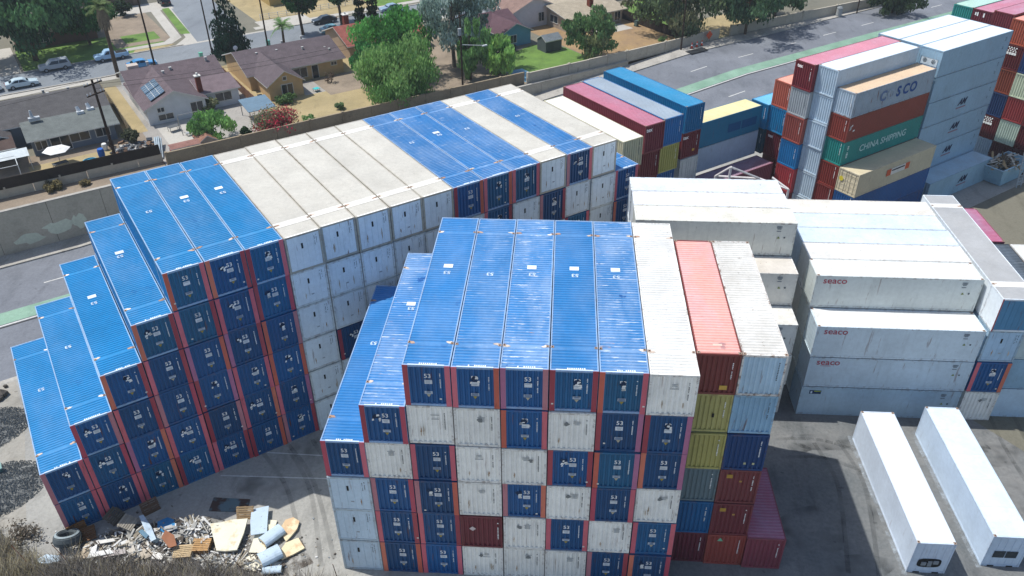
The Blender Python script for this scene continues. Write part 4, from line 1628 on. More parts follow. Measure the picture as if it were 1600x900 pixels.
for t_, (cc, lab) in enumerate([('1d4f86', 'blue container on the ground, two below the cream one with doors'), ('1f5a96', 'deep blue container directly under the cream one with barred doors'),
                                ('cfc4a8', 'cream container with barred doors and orange and white name panel')]):
    t = dry(lab, 'A', 'x', 76.55, -4.25, t_ * HS, cc, .35, L=13.2, W=2.46, H=HS - .04, roofcol='cdbf9e' if t_ == 2 else None, group=QG, front='door' if t_ == 2 else 'corr', roof='flat' if t_ == 2 else 'corr', roofmat='pale', side='corr')
    if t_ == 2:
        obj('name_panel', plate(3.0, .75), t, (1.238, .2, 1.5), SIDE, color=hx('d8d4cc'))
        for s in (-1, 1):
            obj('name_panel', plate(.75, .75), t, (1.24, .2 + s * 1.6, 1.5), SIDE, color=hx('c65a36'))
        obj('small_print', code_marks(2, 2.3, .5, 2), t, (1.25, .2, 1.5), SIDE, color=hx('2c3038'))
        obj('sticker', blot(31, .3, .2), t, (-.75, -6.6 - .03, 1.5), FRONT, color=hx('c9b83a'))

# ------------------------------------------------------------------ the pale tower of insulated containers
ZG = 'pale insulated containers of the tall tower'
for i, yy in enumerate((-1.72, .96, 3.62)):
    for t_ in range(6):
        if i > 0 and t_ < 4:
            continue
        t = reefer(f"pale blue insulated container, {'top' if t_ == 5 else ('bottom' if t_ == 0 else ORD[t_] + ' tier')}, {['front', 'middle', 'road-side'][i]} row of the tall tower", 'A', 'x', 90.3, yy, t_ * TIER,
                   '93b2c6', 'e4e8ea', L=13.3, W=2.64, group=ZG, marks=False, front='reefer', wear=.3)
        for q, (dx, dz) in enumerate([(5.6, 2.1), (5.45, 1.2)]):
            obj('code', code_marks(3, .16, .5, q), t, (1.33, dx, dz), SIDE, color=hx('4c5a66'))
        if i == 0 and t_ < 4:
            obj('lettering', text_mesh('AM', 1.0, .05, shear=.3), t, (1.33, .2, 1.7), SIDE, color=hx('1d2c4a'))
            obj('small_print', plate(1.9, .16), t, (1.326, .2, 1.05), SIDE, color=hx('8e6f7c'))
        if i == 0:
            for s in (-.5, .5):
                obj('fan', fan_mesh(), t, (s, -6.65 + .04, 1.5), FRONT, color=hx('3a4650'))
            obj('cooling_unit', plate(1.9, .9, .05, 'obj'), t, (0, -6.65 + .09, 1.5), FRONT, color=hx('c9d3d8'))
t = reefer('pale blue insulated container standing on the ground before the tall tower', 'A', 'x', 90.8, -4.35, 0, '93b4c6', 'b6d2e0', L=12.6, W=2.6, group=ZG, marks=False)
obj('lettering', text_mesh('AM', 1.0, .05, shear=.3), t, (1.31, .5, 1.7), SIDE, color=hx('1d2c4a'))
obj('small_print', plate(1.9, .16), t, (1.306, .5, 1.05), SIDE, color=hx('8e6f7c'))

# ------------------------------------------------------------------ stacks behind the tower
def dotted_emblem():
    def fn():
        b = MB()
        for r, (n, z) in enumerate([(4, .42), (3, .22), (4, .02)]):
            for k in range(n):
                x = (k - (n - 1) / 2) * .3
                b.box(x - .08, x + .08, z - .07, z + .07, 0, .004)
        for k, w in enumerate([.24, .22, .3, .24]):
            x = (k - 1.5) * .3
            b.box(x - w / 2, x + w / 2, -.42, -.14, 0, .004)
        return b.mesh('dotted_emblem', MT['print'])
    return cached('dots', fn)


RG = 'containers stacked behind the pale tower'
cols = {
    6.2: [None, None, None, None, None, ('2f8f86', 'green container with pale roof behind the tower', '9fbfae')],
    3.65: [None, None, None, None, None, ('6e2a36', 'maroon container with white print and pink roof behind the tower', 'b06078')],
    1.1: [None, None, None, None, None, ('7a3038', 'brown red container with rose roof, half behind the tower', 'a9647a')],
    -1.45: [('8ea4b4', 'grey blue container end at the foot of the maroon one'), ('5a1f24', 'maroon container with white lettering, second tier behind the tower'),
            ('16345e', 'navy container under the brown one behind the tower'), ('80402f', 'brown container between a navy and a maroon one behind the tower'),
            ('5e2024', 'maroon container with white lettering, fifth tier behind the tower'), ('a8553e', 'orange red container at the top behind the tower', 'd88670')],
    -4.0: [('4a2428', 'dark maroon container at the foot, partly behind the skip'), ('b5c4b4', 'pale green container half in shade near the ladder'), ('8e3838', 'red container above the pale green half-shaded one'),
           ('c3ccb2', 'pale green ribbed container high behind the tower'), ('1f3f70', 'dark blue container above the high pale green one'), ('a0493a', 'rust red container at the top beside the orange red one')],
    -6.55: [('4a2428', 'dark container at the foot behind the ladder'), ('5a2226', 'dark maroon container beside the pale green half-shaded one'), ('6e2a2c', 'maroon container at the far edge, third tier'),
            ('7a3a30', 'brown container at the far edge, fourth tier'), ('84403a', 'brown container at the far edge, fifth tier'), ('8e4038', 'brown container at the far edge, topmost')],
}
for yy, lst in cols.items():
    for t_, spec in enumerate(lst):
        if spec is None:
            continue
        t = dry(spec[1], 'A', 'x', 108.2 if yy < 0 else 108.6, yy, t_ * TIER + (.3 if yy == 1.1 else 0), spec[0], .4, L=12.2, W=2.46, roofcol=spec[2] if len(spec) > 2 else None, group=RG, top=t_ == 5, marks=False)
        if 'maroon container with white lettering' in spec[1]:
            obj('dotted_emblem', dotted_emblem(), t, (-.1, -6.08, 2.15), FRONT, color=WHITE)
        if 'white print' in spec[1]:
            obj('code', code_marks(5, .5, 1.3, 2), t, (-.3, -6.08, 2.3), (R(90), R(90), 0), color=WHITE)
# ================================================================== trees and other plants
def mat_leaf(name, c, var=.35):
    k = NT(name, .75, .12)
    base = hx(c)
    lum = sum(base[:3]) / 3
    if lum > .055:                    # lighter leaf colours are raised and greyed a little
        base = tuple(1.45 * (.82 * x + .18 * lum) for x in base[:3]) + (1,)
    n = k.noise(k.pos(), .9, 3, .6)
    g = k.n('ShaderNodeNewGeometry')
    c1 = k.ramp(n, [(.3, tuple(x * (1 - var) for x in base[:3]) + (1,)), (.7, tuple(x * (1 + var) for x in base[:3]) + (1,))])
    r = k.ramp(g.outputs['Random Per Island'], [(0, .7), (1, 1.25)])
    c1 = k.mix(1.0, c1, r, 'MULTIPLY')
    k.color(c1)
    tr = k.n('ShaderNodeBsdfTranslucent')
    k.l(c1, tr.inputs['Color'])
    mx = k.n('ShaderNodeMixShader')
    mx.inputs[0].default_value = .35
    out = k.t.nodes['Material Output']
    k.l(k.b.outputs[0], mx.inputs[1])
    k.l(tr.outputs[0], mx.inputs[2])
    k.l(mx.outputs[0], out.inputs['Surface'])
    return k.m


LEAF = {}


def leafmat(c):
    if c not in LEAF:
        LEAF[c] = mat_leaf('leaves_' + c, c)
    return LEAF[c]


def leaf_mesh(name, centres, radii, n, size, mats, seed, droop=0.0, flat=.75, stretch=1.5, mix=None):
    """Leaf-sized faces spread through clumps. centres (m,3), radii (m,); n faces in all."""
    rg = np.random.default_rng(seed)
    centres, radii = np.asarray(centres, float), np.asarray(radii, float)
    m = len(centres)
    w = radii ** 2
    idx = rg.choice(m, n, p=w / w.sum())
    d = rg.normal(size=(n, 3))
    d /= np.linalg.norm(d, axis=1)[:, None]
    r = radii[idx] * rg.uniform(.45, 1.05, n)
    d[:, 2] *= flat
    p = centres[idx] + d * r[:, None]
    if droop:
        p[:, 2] -= droop * rg.uniform(0, 1, n) ** 1.5
    # orientation: roughly facing outwards and up, well scattered
    nr = d + np.array([0, 0, .5]) + rg.normal(size=(n, 3)) * .65
    nr /= np.linalg.norm(nr, axis=1)[:, None]
    t = np.cross(nr, rg.normal(size=(n, 3)))
    t /= np.linalg.norm(t, axis=1)[:, None] + 1e-9
    if droop:
        t = t * .45 + np.array([0, 0, -1.0])
        t /= np.linalg.norm(t, axis=1)[:, None]
    b = np.cross(nr, t)
    b /= np.linalg.norm(b, axis=1)[:, None] + 1e-9
    s = size * rg.uniform(.6, 1.4, n)
    tt, bb = t * (s * stretch * .5)[:, None], b * (s * .5)[:, None]
    V = np.empty((n, 4, 3))
    V[:, 0], V[:, 1], V[:, 2], V[:, 3] = p - tt, p + bb * .9, p + tt, p - bb * .9
    me = bpy.data.meshes.new(name)
    me.vertices.add(4 * n)
    me.vertices.foreach_set('co', V.ravel())
    me.loops.add(4 * n)
    me.loops.foreach_set('vertex_index', np.arange(4 * n, dtype=np.int32))
    me.polygons.add(n)
    me.polygons.foreach_set('loop_start', np.arange(0, 4 * n, 4, dtype=np.int32))
    me.polygons.foreach_set('loop_total', np.full(n, 4, dtype=np.int32))
    for mt in mats:
        me.materials.append(mt)
    if len(mats) > 1:
        cl = rg.choice(len(mats), m, p=mix)
        me.polygons.foreach_set('material_index', np.where(rg.random(n) < .85, cl[idx], rg.integers(0, len(mats), n)).astype(np.int32))
    me.update()
    me.validate()
    return me


BARK = mat_flat('bark', '4b3d31', .95, .3, 3.0)
BARKG = mat_flat('grey_bark', '6b6258', .95, .3, 3.0)


def limbs(b, rnd, base, top, r, cents, nl=6):
    base, top = Vector(base), Vector(top)
    mid = base.lerp(top, .55) + Vector((rnd.uniform(-.3, .3), rnd.uniform(-.3, .3), 0))
    b.tube(base, mid, r, r * .75, 8)
    b.tube(mid, top, r * .75, r * .35, 7)
    for c in rnd.sample(list(cents), min(nl, len(cents))):
        s = mid.lerp(top, rnd.uniform(0, .8))
        e = s.lerp(Vector(c), .85)
        b.tube(s, e, r * .4, r * .08, 5, False)


def tree(label, x, y, h, rad, cols, seed, crown_z=None, rz=None, n=4200, leaf=.42, droop=0.0, clumps=34, name='tree', bark=None, trunk=.28, group=None, mix=None, flat=.75, stretch=1.5, off=(0, 0), gap=.0, z0=0.0):
    """A broad tree: trunk with limbs and a crown of leaf clumps on and inside an uneven ellipsoid."""
    rnd = random.Random(seed)
    t = thing(name, label, 'tree', A(x, y, z0), TH, group)
    cz = crown_z if crown_z is not None else h * .6
    rzz = rz if rz is not None else h - cz
    C, Rr = [], []
    for k in range(clumps):
        u = rnd.uniform(-1, 1) ** 1
        a = rnd.uniform(0, 2 * math.pi)
        q = rnd.uniform(.35, .95) ** .7
        s = math.sqrt(max(0, 1 - u * u))
        wob = 1 + .22 * math.sin(3 * a + seed) + rnd.uniform(-.15, .15)
        C.append((off[0] + rad * q * s * math.cos(a) * wob, off[1] + rad * q * s * math.sin(a) * wob, cz + rzz * q * u))
        Rr.append(rad * rnd.uniform(.2, .36))
    b = MB()
    limbs(b, rnd, (0, 0, -.1), (off[0] * .7, off[1] * .7, cz + rzz * .35), trunk, C, 8)
    obj('trunk', b.mesh('trunk', bark or BARK), t)
    obj('crown', leaf_mesh('crown', C, Rr, n, leaf, [leafmat(c) for c in cols], seed, droop, flat, stretch, mix), t)
    return t


def conifer(label, x, y, h, r, cols, seed, name='conifer_tree', n=3600, lean=0):
    rnd = random.Random(seed)
    t = thing(name, label, 'tree', A(x, y, 0), TH)
    C, Rr = [], []
    lev = 13
    for i in range(lev):
        f = i / (lev - 1)
        rr = r * (1 - f) ** .8 + .15
        k = max(3, round(9 * (1 - f)))
        for j in range(k):
            a = 2 * math.pi * (j + .5 * (i % 2)) / k + rnd.uniform(-.2, .2)
            q = rnd.uniform(.45, .8)
            C.append((rr * q * math.cos(a), rr * q * math.sin(a), .8 + (h - 1) * f + rnd.uniform(-.2, .2)))
            Rr.append(.3 + rr * .34)
    b = MB()
    b.tube((0, 0, -.1), (0, 0, h * .95), .22, .04, 7)
    obj('trunk', b.mesh('trunk', BARK), t)
    obj('crown', leaf_mesh('crown', C, Rr, n, .32, [leafmat(c) for c in cols], seed, .3, .5, 1.8), t)
    return t


def bush(label, x, y, h, r, cols, seed, n=900, leaf=.26, clumps=14, name='bush', ry=None, z0=0.0, cat='bush', mix=None, droop=.0):
    rnd = random.Random(seed)
    t = thing(name, label, cat, A(x, y, z0), TH)
    C, Rr = [], []
    for k in range(clumps):
        a, q = rnd.uniform(0, 6.283), rnd.uniform(.1, .75)
        zz = rnd.uniform(.25, .78)
        C.append((r * q * math.cos(a), (ry or r) * q * math.sin(a), h * zz))
        Rr.append(r * rnd.uniform(.28, .42))
    b = MB()
    for k in range(5):
        c = rnd.choice(C)
        b.tube((c[0] * .1, c[1] * .1, -.05), (c[0] * .8, c[1] * .8, c[2]), .05, .02, 5, False)
    obj('stem', b.mesh('stem', BARK), t)
    obj('foliage', leaf_mesh('foliage', C, Rr, n, leaf, [leafmat(c) for c in cols], seed, droop, .8, 1.4, mix), t)
    return t


def palm(label, x, y, h, seed, fr=2.6, nf=26, skirt=True, trunk=.3, cols=('5a6b3a', '6d7d48')):
    rnd = random.Random(seed)
    t = thing('palm_tree', label, 'palm tree', A(x, y, 0), TH)
    b = MB()
    px, zz = 0.0, 0.0
    for k in range(6):
        b.tube((px, 0, h * k / 6 - .05), (px + .03, 0, h * (k + 1) / 6), trunk * (1.15 - .06 * k), trunk * (1.1 - .06 * k), 9, k in (0, 5))
        px += .03
    obj('trunk', b.mesh('trunk', mat_flat('palm_bark', '57493c', .95, .3, 4.0)), t)
    b = MB()
    for k in range(nf):
        a = 2 * math.pi * k / nf + rnd.uniform(-.2, .2)
        el = rnd.uniform(-.5, 1.1)
        L = fr * rnd.uniform(.8, 1.1)
        pts = []
        for j in range(6):
            s = j / 5
            rr = L * s * math.cos(el) * (1 - .12 * s)
            z = h + .2 + L * s * math.sin(el) - 1.1 * (s ** 2) * fr * .35
            pts.append(Vector((px + rr * math.cos(a), rr * math.sin(a), z)))
        side = Vector((-math.sin(a), math.cos(a), 0))
        for p, q in zip(pts, pts[1:]):
            for m in range(4):
                f = p.lerp(q, (m + .5) / 4)
                w = .62 * fr / 2.6
                for sg in (-1, 1):
                    tip = f + side * sg * w + (q - p) * .5 - Vector((0, 0, .22))
                    b.poly([f, f + (q - p) * .22, tip])
    obj('fronds', b.mesh('fronds', leafmat(cols[0])), t)
    if skirt:
        b = MB()
        for k in range(160):
            a = rnd.uniform(0, 6.283)
            z1 = h - rnd.uniform(0, .3)
            z0 = z1 - rnd.uniform(1.2, 3.4)
            r0, r1 = rnd.uniform(.3, .6), rnd.uniform(.55, 1.05)
            v = Vector((math.cos(a), math.sin(a), 0))
            s = Vector((-math.sin(a), math.cos(a), 0)) * .16
            c = Vector((px, 0, 0))
            b.quad(c + v * r0 - s + Vector((0, 0, z1)), c + v * r0 + s + Vector((0, 0, z1)), c + v * r1 + s * .4 + Vector((0, 0, z0)), c + v * r1 - s * .4 + Vector((0, 0, z0)))
        obj('dead_fronds', b.mesh('dead_fronds', mat_flat('dead_palm_fronds', '7d705c', .95, .3, 4.0)), t)
    return t


tree('big pepper tree with drooping light green foliage over the tan garden wall', 55.8, 60.5, 9.6, 6.3, ['547e38', '628e40', '76994c'], 1, 5.0, 4.2, 17000, .24, 1.7, 60, 'pepper_tree', BARK, .4, stretch=2.4)
tree('bright green leafy tree rising behind the big pepper tree', 60.5, 71.0, 11.0, 6.2, ['478634', '58983e', '3d742e'], 2, 6.8, 4.2, 9500, .34, .2, 36)
tree('dark glossy green tree at the edge of the bare yard by the tan house', 54.6, 68.0, 7.5, 3.0, ['357236', '458640'], 22, 4.4, 3.0, 3800, .34, .1, 22)
tree('tall grey green eucalyptus with open crown beside the timber light pole', 70.5, 69.0, 15, 5.6, ['748a7c', '8a9c92', '61766c'], 3, 9.6, 5.2, 10000, .3, 1.2, 44, 'eucalyptus_tree', BARKG, .35, stretch=2.0)
tree('dark grey green tree with pale flecks behind the eucalyptus', 76.0, 74, 13.5, 4.6, ['5f746a', '758a80'], 33, 8.6, 4.6, 4600, .38, .8, 34, 'eucalyptus_tree', BARKG, .3)
tree('slim weeping green tree in front of the grey green eucalyptus', 69.6, 62.2, 11.0, 2.3, ['57803e', '68924a'], 4, 6.0, 4.6, 3600, .34, 1.8, 24, 'weeping_tree', BARK, .2, stretch=2.6)
tree('small yellow green willow at the tarpaulin end of the lawn', 75.2, 62.0, 6.6, 2.9, ['74a044', '88b052'], 5, 3.9, 2.5, 3600, .32, 1.4, 24, 'willow_tree', BARK, .2, stretch=2.6)
tree('round dark green tree between the lawn and the orange bare yard', 92.2, 59.6, 8.4, 4.2, ['4c6c3a', '5c7e44', '6a7244'], 6, 4.5, 3.7, 5600, .38, .3, 38)
tree('large dark olive tree leaning over the wall by the timber pole', 113.6, 60.4, 12.0, 7.6, ['42553a', '52643e', '5e6040'], 7, 6.8, 4.8, 9000, .42, .6, 42, bark=BARK, off=(-1, 0))
tree('broad dark street tree casting its shade across the road', 123.5, 54.0, 11.5, 7.4, ['38563a', '466440'], 8, 6.8, 4.4, 8500, .42, .3, 40, z0=0)
tree('dark tree beyond the wall, next along from the broad street tree', 136, 58, 10, 6.4, ['385234', '445e3c'], 88, 6, 4.2, 5200, .45, .3, 34)
conifer('dark conical conifer by the street behind the white house', 41.4, 95.6, 12.5, 3.6, ['1f3a2c', '284636'], 9)
conifer('first of two tall slim cypresses standing together by the red roof', 64.4, 92.5, 14.5, 1.1, ['23351f', '2c4026'], 10, 'cypress_tree', 2000)
conifer('second slim cypress, the one nearer the drooping pepper tree', 66.9, 92.3, 14.5, 1.05, ['23351f', '2c4026'], 11, 'cypress_tree', 2000)
tree('huge dark shade tree over the front lawn across the street', 12.5, 113.5, 15, 9.6, ['2a4a32', '365a3a', '446c3e'], 12, 9.2, 5.6, 10500, .48, .3, 46, trunk=.45)
tree('dark tree at the top corner beyond the driveway', 0.5, 117, 14.5, 8.0, ['274632', '335438'], 13, 8.6, 5.4, 7000, .48, .3, 40, trunk=.4)
tree('brighter green tree between the huge shade tree and the palm', 22.0, 117.5, 11.5, 5.4, ['2f5a2c', '3d6e34'], 14, 6.0, 3.4, 4200, .42, .3, 34)
tree('street tree with clipped dark crown beside the small palm', 56.3, 101.0, 9.2, 3.4, ['27492a', '325830'], 15, 6.8, 2.4, 3600, .4, .2, 26, trunk=.3)
tree('wide street tree whose trunk stands beside the parked dark car', 64.8, 102.6, 10.2, 4.8, ['2b5030', '37602f'], 16, 7.4, 2.6, 4600, .42, .2, 34, trunk=.32)
tree('low dark tree at the far bend of the road near the green container', 158, 47.6, 5.4, 4.6, ['34462e', '3e5034'], 17, 2.6, 2.4, 3600, .42, .2, 28)
tree('lemon tree with bright leaves leaning over the garden wall', 28.3, 61.2, 4.4, 3.3, ['5f8c40', '74a04c', '527a3a'], 18, 2.4, 1.9, 3200, .3, .2, 26, 'lemon_tree', BARK, .15)
palm('tall palm with a skirt of dead fronds by the parked pickup', 22.6, 96.2, 11.2, 1)
palm('short feathery palm in front of the tan house by the street', 50.6, 95.4, 3.8, 2, 2.7, 22, False, .22, ('5c8040', '6c9048'))
bush('red flowering bougainvillea mound spilling over the tan wall', 36.2, 58.7, 3.8, 4.2, ['5a6840', '9c0f30', '7a6c4c', 'ac1438'], 19, 6000, .2, 34, 'bougainvillea', 2.4, mix=[.4, .16, .34, .1])
bush('pale flowering bush beside the white house patio door', 30.6, 72.2, 2.3, 1.7, ['56673a', '7d7c52'], 20, 1100, .22)
bush('low dark bush at the foot of the lemon tree', 32.3, 61.0, 1.0, 1.0, ['2f4a28'], 21, 500)
bush('green bush in front of the tan house patio door', 41.3, 69.4, 1.4, 1.9, ['3f5a2c', '4f6c34'], 23, 900)
bush('small round bush alone in the dry yard by the wall', 47.2, 62.4, .95, .85, ['4a6238'], 24, 420)
bush('low ground plant beside the wall near the bougainvillea', 41.6, 60.8, .6, 1.2, ['55763a'], 25, 420)
bush('bare brown shrub by the back wall of the tan house', 50.4, 73.8, 1.8, 1.1, ['5d4d3c'], 26, 260, .16)
bush('dark rounded shrub on the corner front yard', 31.2, 134.0, 3.0, 2.3, ['22361f', '2b4226'], 27, 1500, .3)
bush('young spindly plant near the garden wall in the bare yard', 107.4, 58.6, 2.0, .8, ['5a7a3c'], 28, 300)
bush('green shrub behind the board fence near the pale blue house', 113.6, 77, 2.6, 2.0, ['4a7034'], 29, 900)
bush('scrubby bush on the dirt below the dark screened wall', 7.4, 57.6, 1.1, 1.3, ['57522e', '6a5f38'], 30, 460)
bush('dry tussock on the dirt beside the cutting wall', 10.8, 57.0, .7, .8, ['6b5f3a'], 31, 300)
bush('dark overgrown bush at the corner of the screened wall', -1.5, 61.2, 2.6, 3.0, ['2a3a22', '39492a'], 32, 1500, .28)
bush('dark bush in the side passage behind the grey house', 18.6, 66.6, 2.2, 1.6, ['39402c', '4a4c36'], 34, 900)
bush('roadside weeds at the kerb near the bright blue container', 70.2, 50.2, .9, 1.0, ['56603a'], 35, 300, z0=-2.0)
# ================================================================== poles, cars, yard things
def pole(label, x, y, h, r=.16, arms=0, seed=0, lean=(0, 0), lamp=False, z0=0.0):
    t = thing('utility_pole', label, 'utility pole', A(x, y, z0), TH)
    b = MB()
    b.tube((0, 0, -.2), (lean[0], lean[1], h), r, r * .7, 8)
    obj('post', b.mesh('post', MT['polewood']), t)
    for k in range(arms):
        z = h - .5 - k * 1.3
        b = MB()
        b.box(-1.3, 1.3, -.07, .07, z - .08, z + .08)
        o = obj('crossarm', b.mesh('crossarm', MT['polewood']), t, (lean[0] * z / h, lean[1] * z / h - .15, 0), (0, 0, .5))
        for xx in (-1.2, -.75, .75, 1.2):
            b = MB()
            b.tube((xx, 0, z + .08), (xx, 0, z + .36), .07, .05, 6)
            obj('insulator', b.mesh('insulator', MT['obj']), o, color=hx('c9cdd0'))
    if lamp:
        b = MB()
        b.tube((0, 0, h * .62), (3.4, -.8, h * .58), .06, .05, 6)
        b.box(3.2, 4.0, -1.0, -.7, h * .58 - .12, h * .58 + .05)
        obj('lamp_arm', b.mesh('lamp_arm', MT['obj']), t, color=hx('b9bcbc'))
        b = MB()
        b.tube((-.3, -.25, h - 3.2), (-.3, -.25, h - 2.2), .26, .26, 10)
        obj('transformer', b.mesh('transformer', MT['obj']), t, color=hx('8f9496'))
    return t


pole('timber power pole with two crossarms in front of the grey house', 15.6, 63.2, 10.6, .2, 2)
pole('dark power pole by the street behind the solar panel house', 28.6, 96.6, 13, .17)
pole('thinner dark pole on the far side of the side street mouth', 38.2, 96.4, 13, .14)
pole('dark pole standing close to the conical conifer', 40.0, 95.9, 13, .17)
pole('dark pole by the street in front of the tan house', 47.9, 96.2, 12, .16)
pole('timber light pole rising beside the eucalyptus and the wall', 65.2, 57.2, 12.4, .17, 1, lamp=True)
pole('timber pole at the pavement by the traffic cones', 107.6, 54.0, 11, .15)
pole('dark pole on the pavement far along the road', 152.2, 51.4, 9, .13)
# overhead wires strung between the poles
for i, (p, q, sg) in enumerate([((15.6, 63.2, 9.7), (65.2, 57.2, 11.6), 1.2), ((15.6, 63.2, 10.3), (-60, 66, 10.2), 1.5), ((28.6, 96.6, 12.4), (47.9, 96.2, 11.5), .7)]):
    b = MB()
    for off in (-.9, .9):
        prev = None
        for k in range(15):
            f = k / 14
            pt = A(p[0] + (q[0] - p[0]) * f, p[1] + (q[1] - p[1]) * f + off, p[2] + (q[2] - p[2]) * f - 4 * sg * f * (1 - f))
            if prev is not None:
                b.tube(prev, pt, .02, .02, 4, False)
            prev = pt
    tag(obj('power_lines', b.mesh('power_lines', MT['rubber'])), ['thin power lines between the grey house pole and the light pole', 'thin power lines running off from the grey house pole',
                                                                 'thin power lines along the street behind the white house'][i], 'power lines')

# ---- cars
def car(label, x, y, z, rotz, color, kind='sedan', cat='car', name='parked_car', group='cars and vans parked along the street'):
    L, W = {'sedan': (4.7, 1.8), 'suv': (4.9, 1.9), 'pickup': (5.5, 1.95), 'van': (5.6, 2.05)}[kind]
    prof = {
        'sedan': [(-2.35, .35), (2.35, .35), (2.35, .7), (2.2, .85), (1.1, .95), (.35, 1.42), (-.9, 1.45), (-1.75, 1.02), (-2.25, .96), (-2.38, .7)],
        'suv': [(-2.45, .4), (2.45, .4), (2.45, .8), (2.3, 1.0), (1.2, 1.08), (.5, 1.72), (-2.1, 1.75), (-2.4, 1.1), (-2.45, .8)],
        'pickup': [(-2.75, .5), (2.75, .5), (2.75, .9), (2.6, 1.08), (1.4, 1.15), (.8, 1.78), (-.45, 1.8), (-.6, 1.15), (-2.75, 1.15)],
        'van': [(-2.8, .4), (2.8, .4), (2.8, .9), (2.5, 1.15), (1.8, 2.05), (-2.75, 2.1)],
    }[kind]
    t = thing(name, label, cat, A(x, y, z), TH + rotz, group)
    belt = 1.0 if kind == 'sedan' else 1.14

    def mk():
        bm = bmesh.new()
        rings = []
        n = len(prof)
        for s, inset in ((-1, .12), (-1, 0), (1, 0), (1, .12)):
            pts = []
            for (px, pz) in prof:
                nar = .2 if pz > belt + .1 else (.06 if pz > belt - .1 else 0)
                yy = s * (W / 2 - nar)
                cx = 0 if inset == 0 else (-.06 if px > 0 else .06)
                pts.append(bm.verts.new((px + cx, yy if inset == 0 else s * (W / 2 - nar + .0), pz - (.05 if inset and pz > belt + .1 else 0))))
            rings.append(pts)
        bm.free()
        b = MB()
        # main body, drawn in slightly above the belt line
        def ypos(pz):
            return W / 2 - (.22 if pz > belt + .2 else (.05 if pz > .85 else 0.0))
        n = len(prof)
        for k in range(n):
            (xa, za), (xb, zb) = prof[k], prof[(k + 1) % n]
            b.quad((xa, -ypos(za), za), (xa, ypos(za), za), (xb, ypos(zb), zb), (xb, -ypos(zb), zb))
        b.poly([(px, -ypos(pz), pz) for px, pz in prof])
        b.poly([(px, ypos(pz), pz) for px, pz in reversed(prof)])
        me = b.mesh('body', MT['gloss'])
        bm = bmesh.new()
        bm.from_mesh(me)
        bmesh.ops.remove_doubles(bm, verts=bm.verts, dist=.001)
        bmesh.ops.recalc_face_normals(bm, faces=bm.faces)
        bmesh.ops.bevel(bm, geom=[e for e in bm.edges], offset=.05, segments=2, affect='EDGES', clamp_overlap=True)
        bm.to_mesh(me)
        bm.free()
        return me
    obj('body', cached(('car', kind), mk), t, color=hx(color))

    def glassm():
        b = MB()
        top = {'sedan': (.22, 1.36, -.8), 'suv': (.38, 1.62, -1.95), 'pickup': (.66, 1.7, -.36), 'van': (1.6, 1.85, .7)}[kind]
        fr = {'sedan': (.98, 1.02), 'suv': (1.08, 1.13), 'pickup': (1.28, 1.2), 'van': (2.3, 1.25)}[kind]
        rear = {'sedan': (-1.6, 1.06), 'suv': (-2.25, 1.16), 'pickup': (-.5, 1.2), 'van': (.7, 1.25)}[kind]
        for s in (-1, 1):
            yb, yt = s * (W / 2 - .035), s * (W / 2 - .185)
            mid = (fr[0] + rear[0]) / 2 - .1
            mt = (top[0] + top[2]) / 2
            b.poly([(fr[0] - .18, yb, fr[1]), (mid + .05, yb, fr[1]), (mt + .05, yt, top[1]), (top[0] - .06, yt, top[1])])
            b.poly([(mid - .05, yb, fr[1]), (rear[0] + .18, yb, rear[1]), (top[2] + .06, yt, top[1]), (mt - .05, yt, top[1])])
        w = W / 2 - .28
        k = .03
        b.poly([(fr[0] + k, -w, fr[1] + .03), (fr[0] + k, w, fr[1] + .03), (top[0] + .09 + k, w * .92, top[1]), (top[0] + .09 + k, -w * .92, top[1])])
        if kind in ('sedan', 'suv', 'pickup'):
            b.poly([(rear[0] - .1 - k, w, rear[1] + .02), (rear[0] - .1 - k, -w, rear[1] + .02), (top[2] - .12 - k, -w * .92, top[1] + .02), (top[2] - .12 - k, w * .92, top[1] + .02)])
        return b.mesh('window', MT['glass'])
    obj('window', cached(('carglass', kind), glassm), t)
    wb = L * .3

    def wheel():
        b = MB()
        b.tube((0, -.11, 0), (0, .11, 0), .34, .34, 14)
        return b.mesh('wheel', MT['rubber'])

    def rim():
        b = MB()
        b.tube((0, -.12, 0), (0, .12, 0), .2, .2, 10)
        return b.mesh('rim', MT['obj'])
    for sx in (-1, 1):
        for sy in (-1, 1):
            wv = obj('wheel', cached('wheel', wheel), t, (sx * wb, sy * (W / 2 - .08), .34))
            obj('rim', cached('rim', rim), wv, color=hx('8d9093'))
    for sy in (-1, 1):
        b = cached('hl', lambda: _headlight())
        obj('headlight', b, t, (L / 2 - .02, sy * (W / 2 - .35), .72), color=hx('d4d8da'))
        obj('tail_light', b, t, (-L / 2 + .0, sy * (W / 2 - .3), .82), color=hx('8c1a1a'))
    if kind == 'pickup':
        b = MB()
        b.box(-2.62, -.75, -W / 2 + .16, W / 2 - .16, 1.16, 1.165)
        obj('cargo_bed', b.mesh('cargo_bed', MT['rubber']), t)
    return t


def _headlight():
    b = MB()
    b.box(-.05, .05, -.2, .2, -.08, .08)
    return b.mesh('headlight', MT['gloss'])


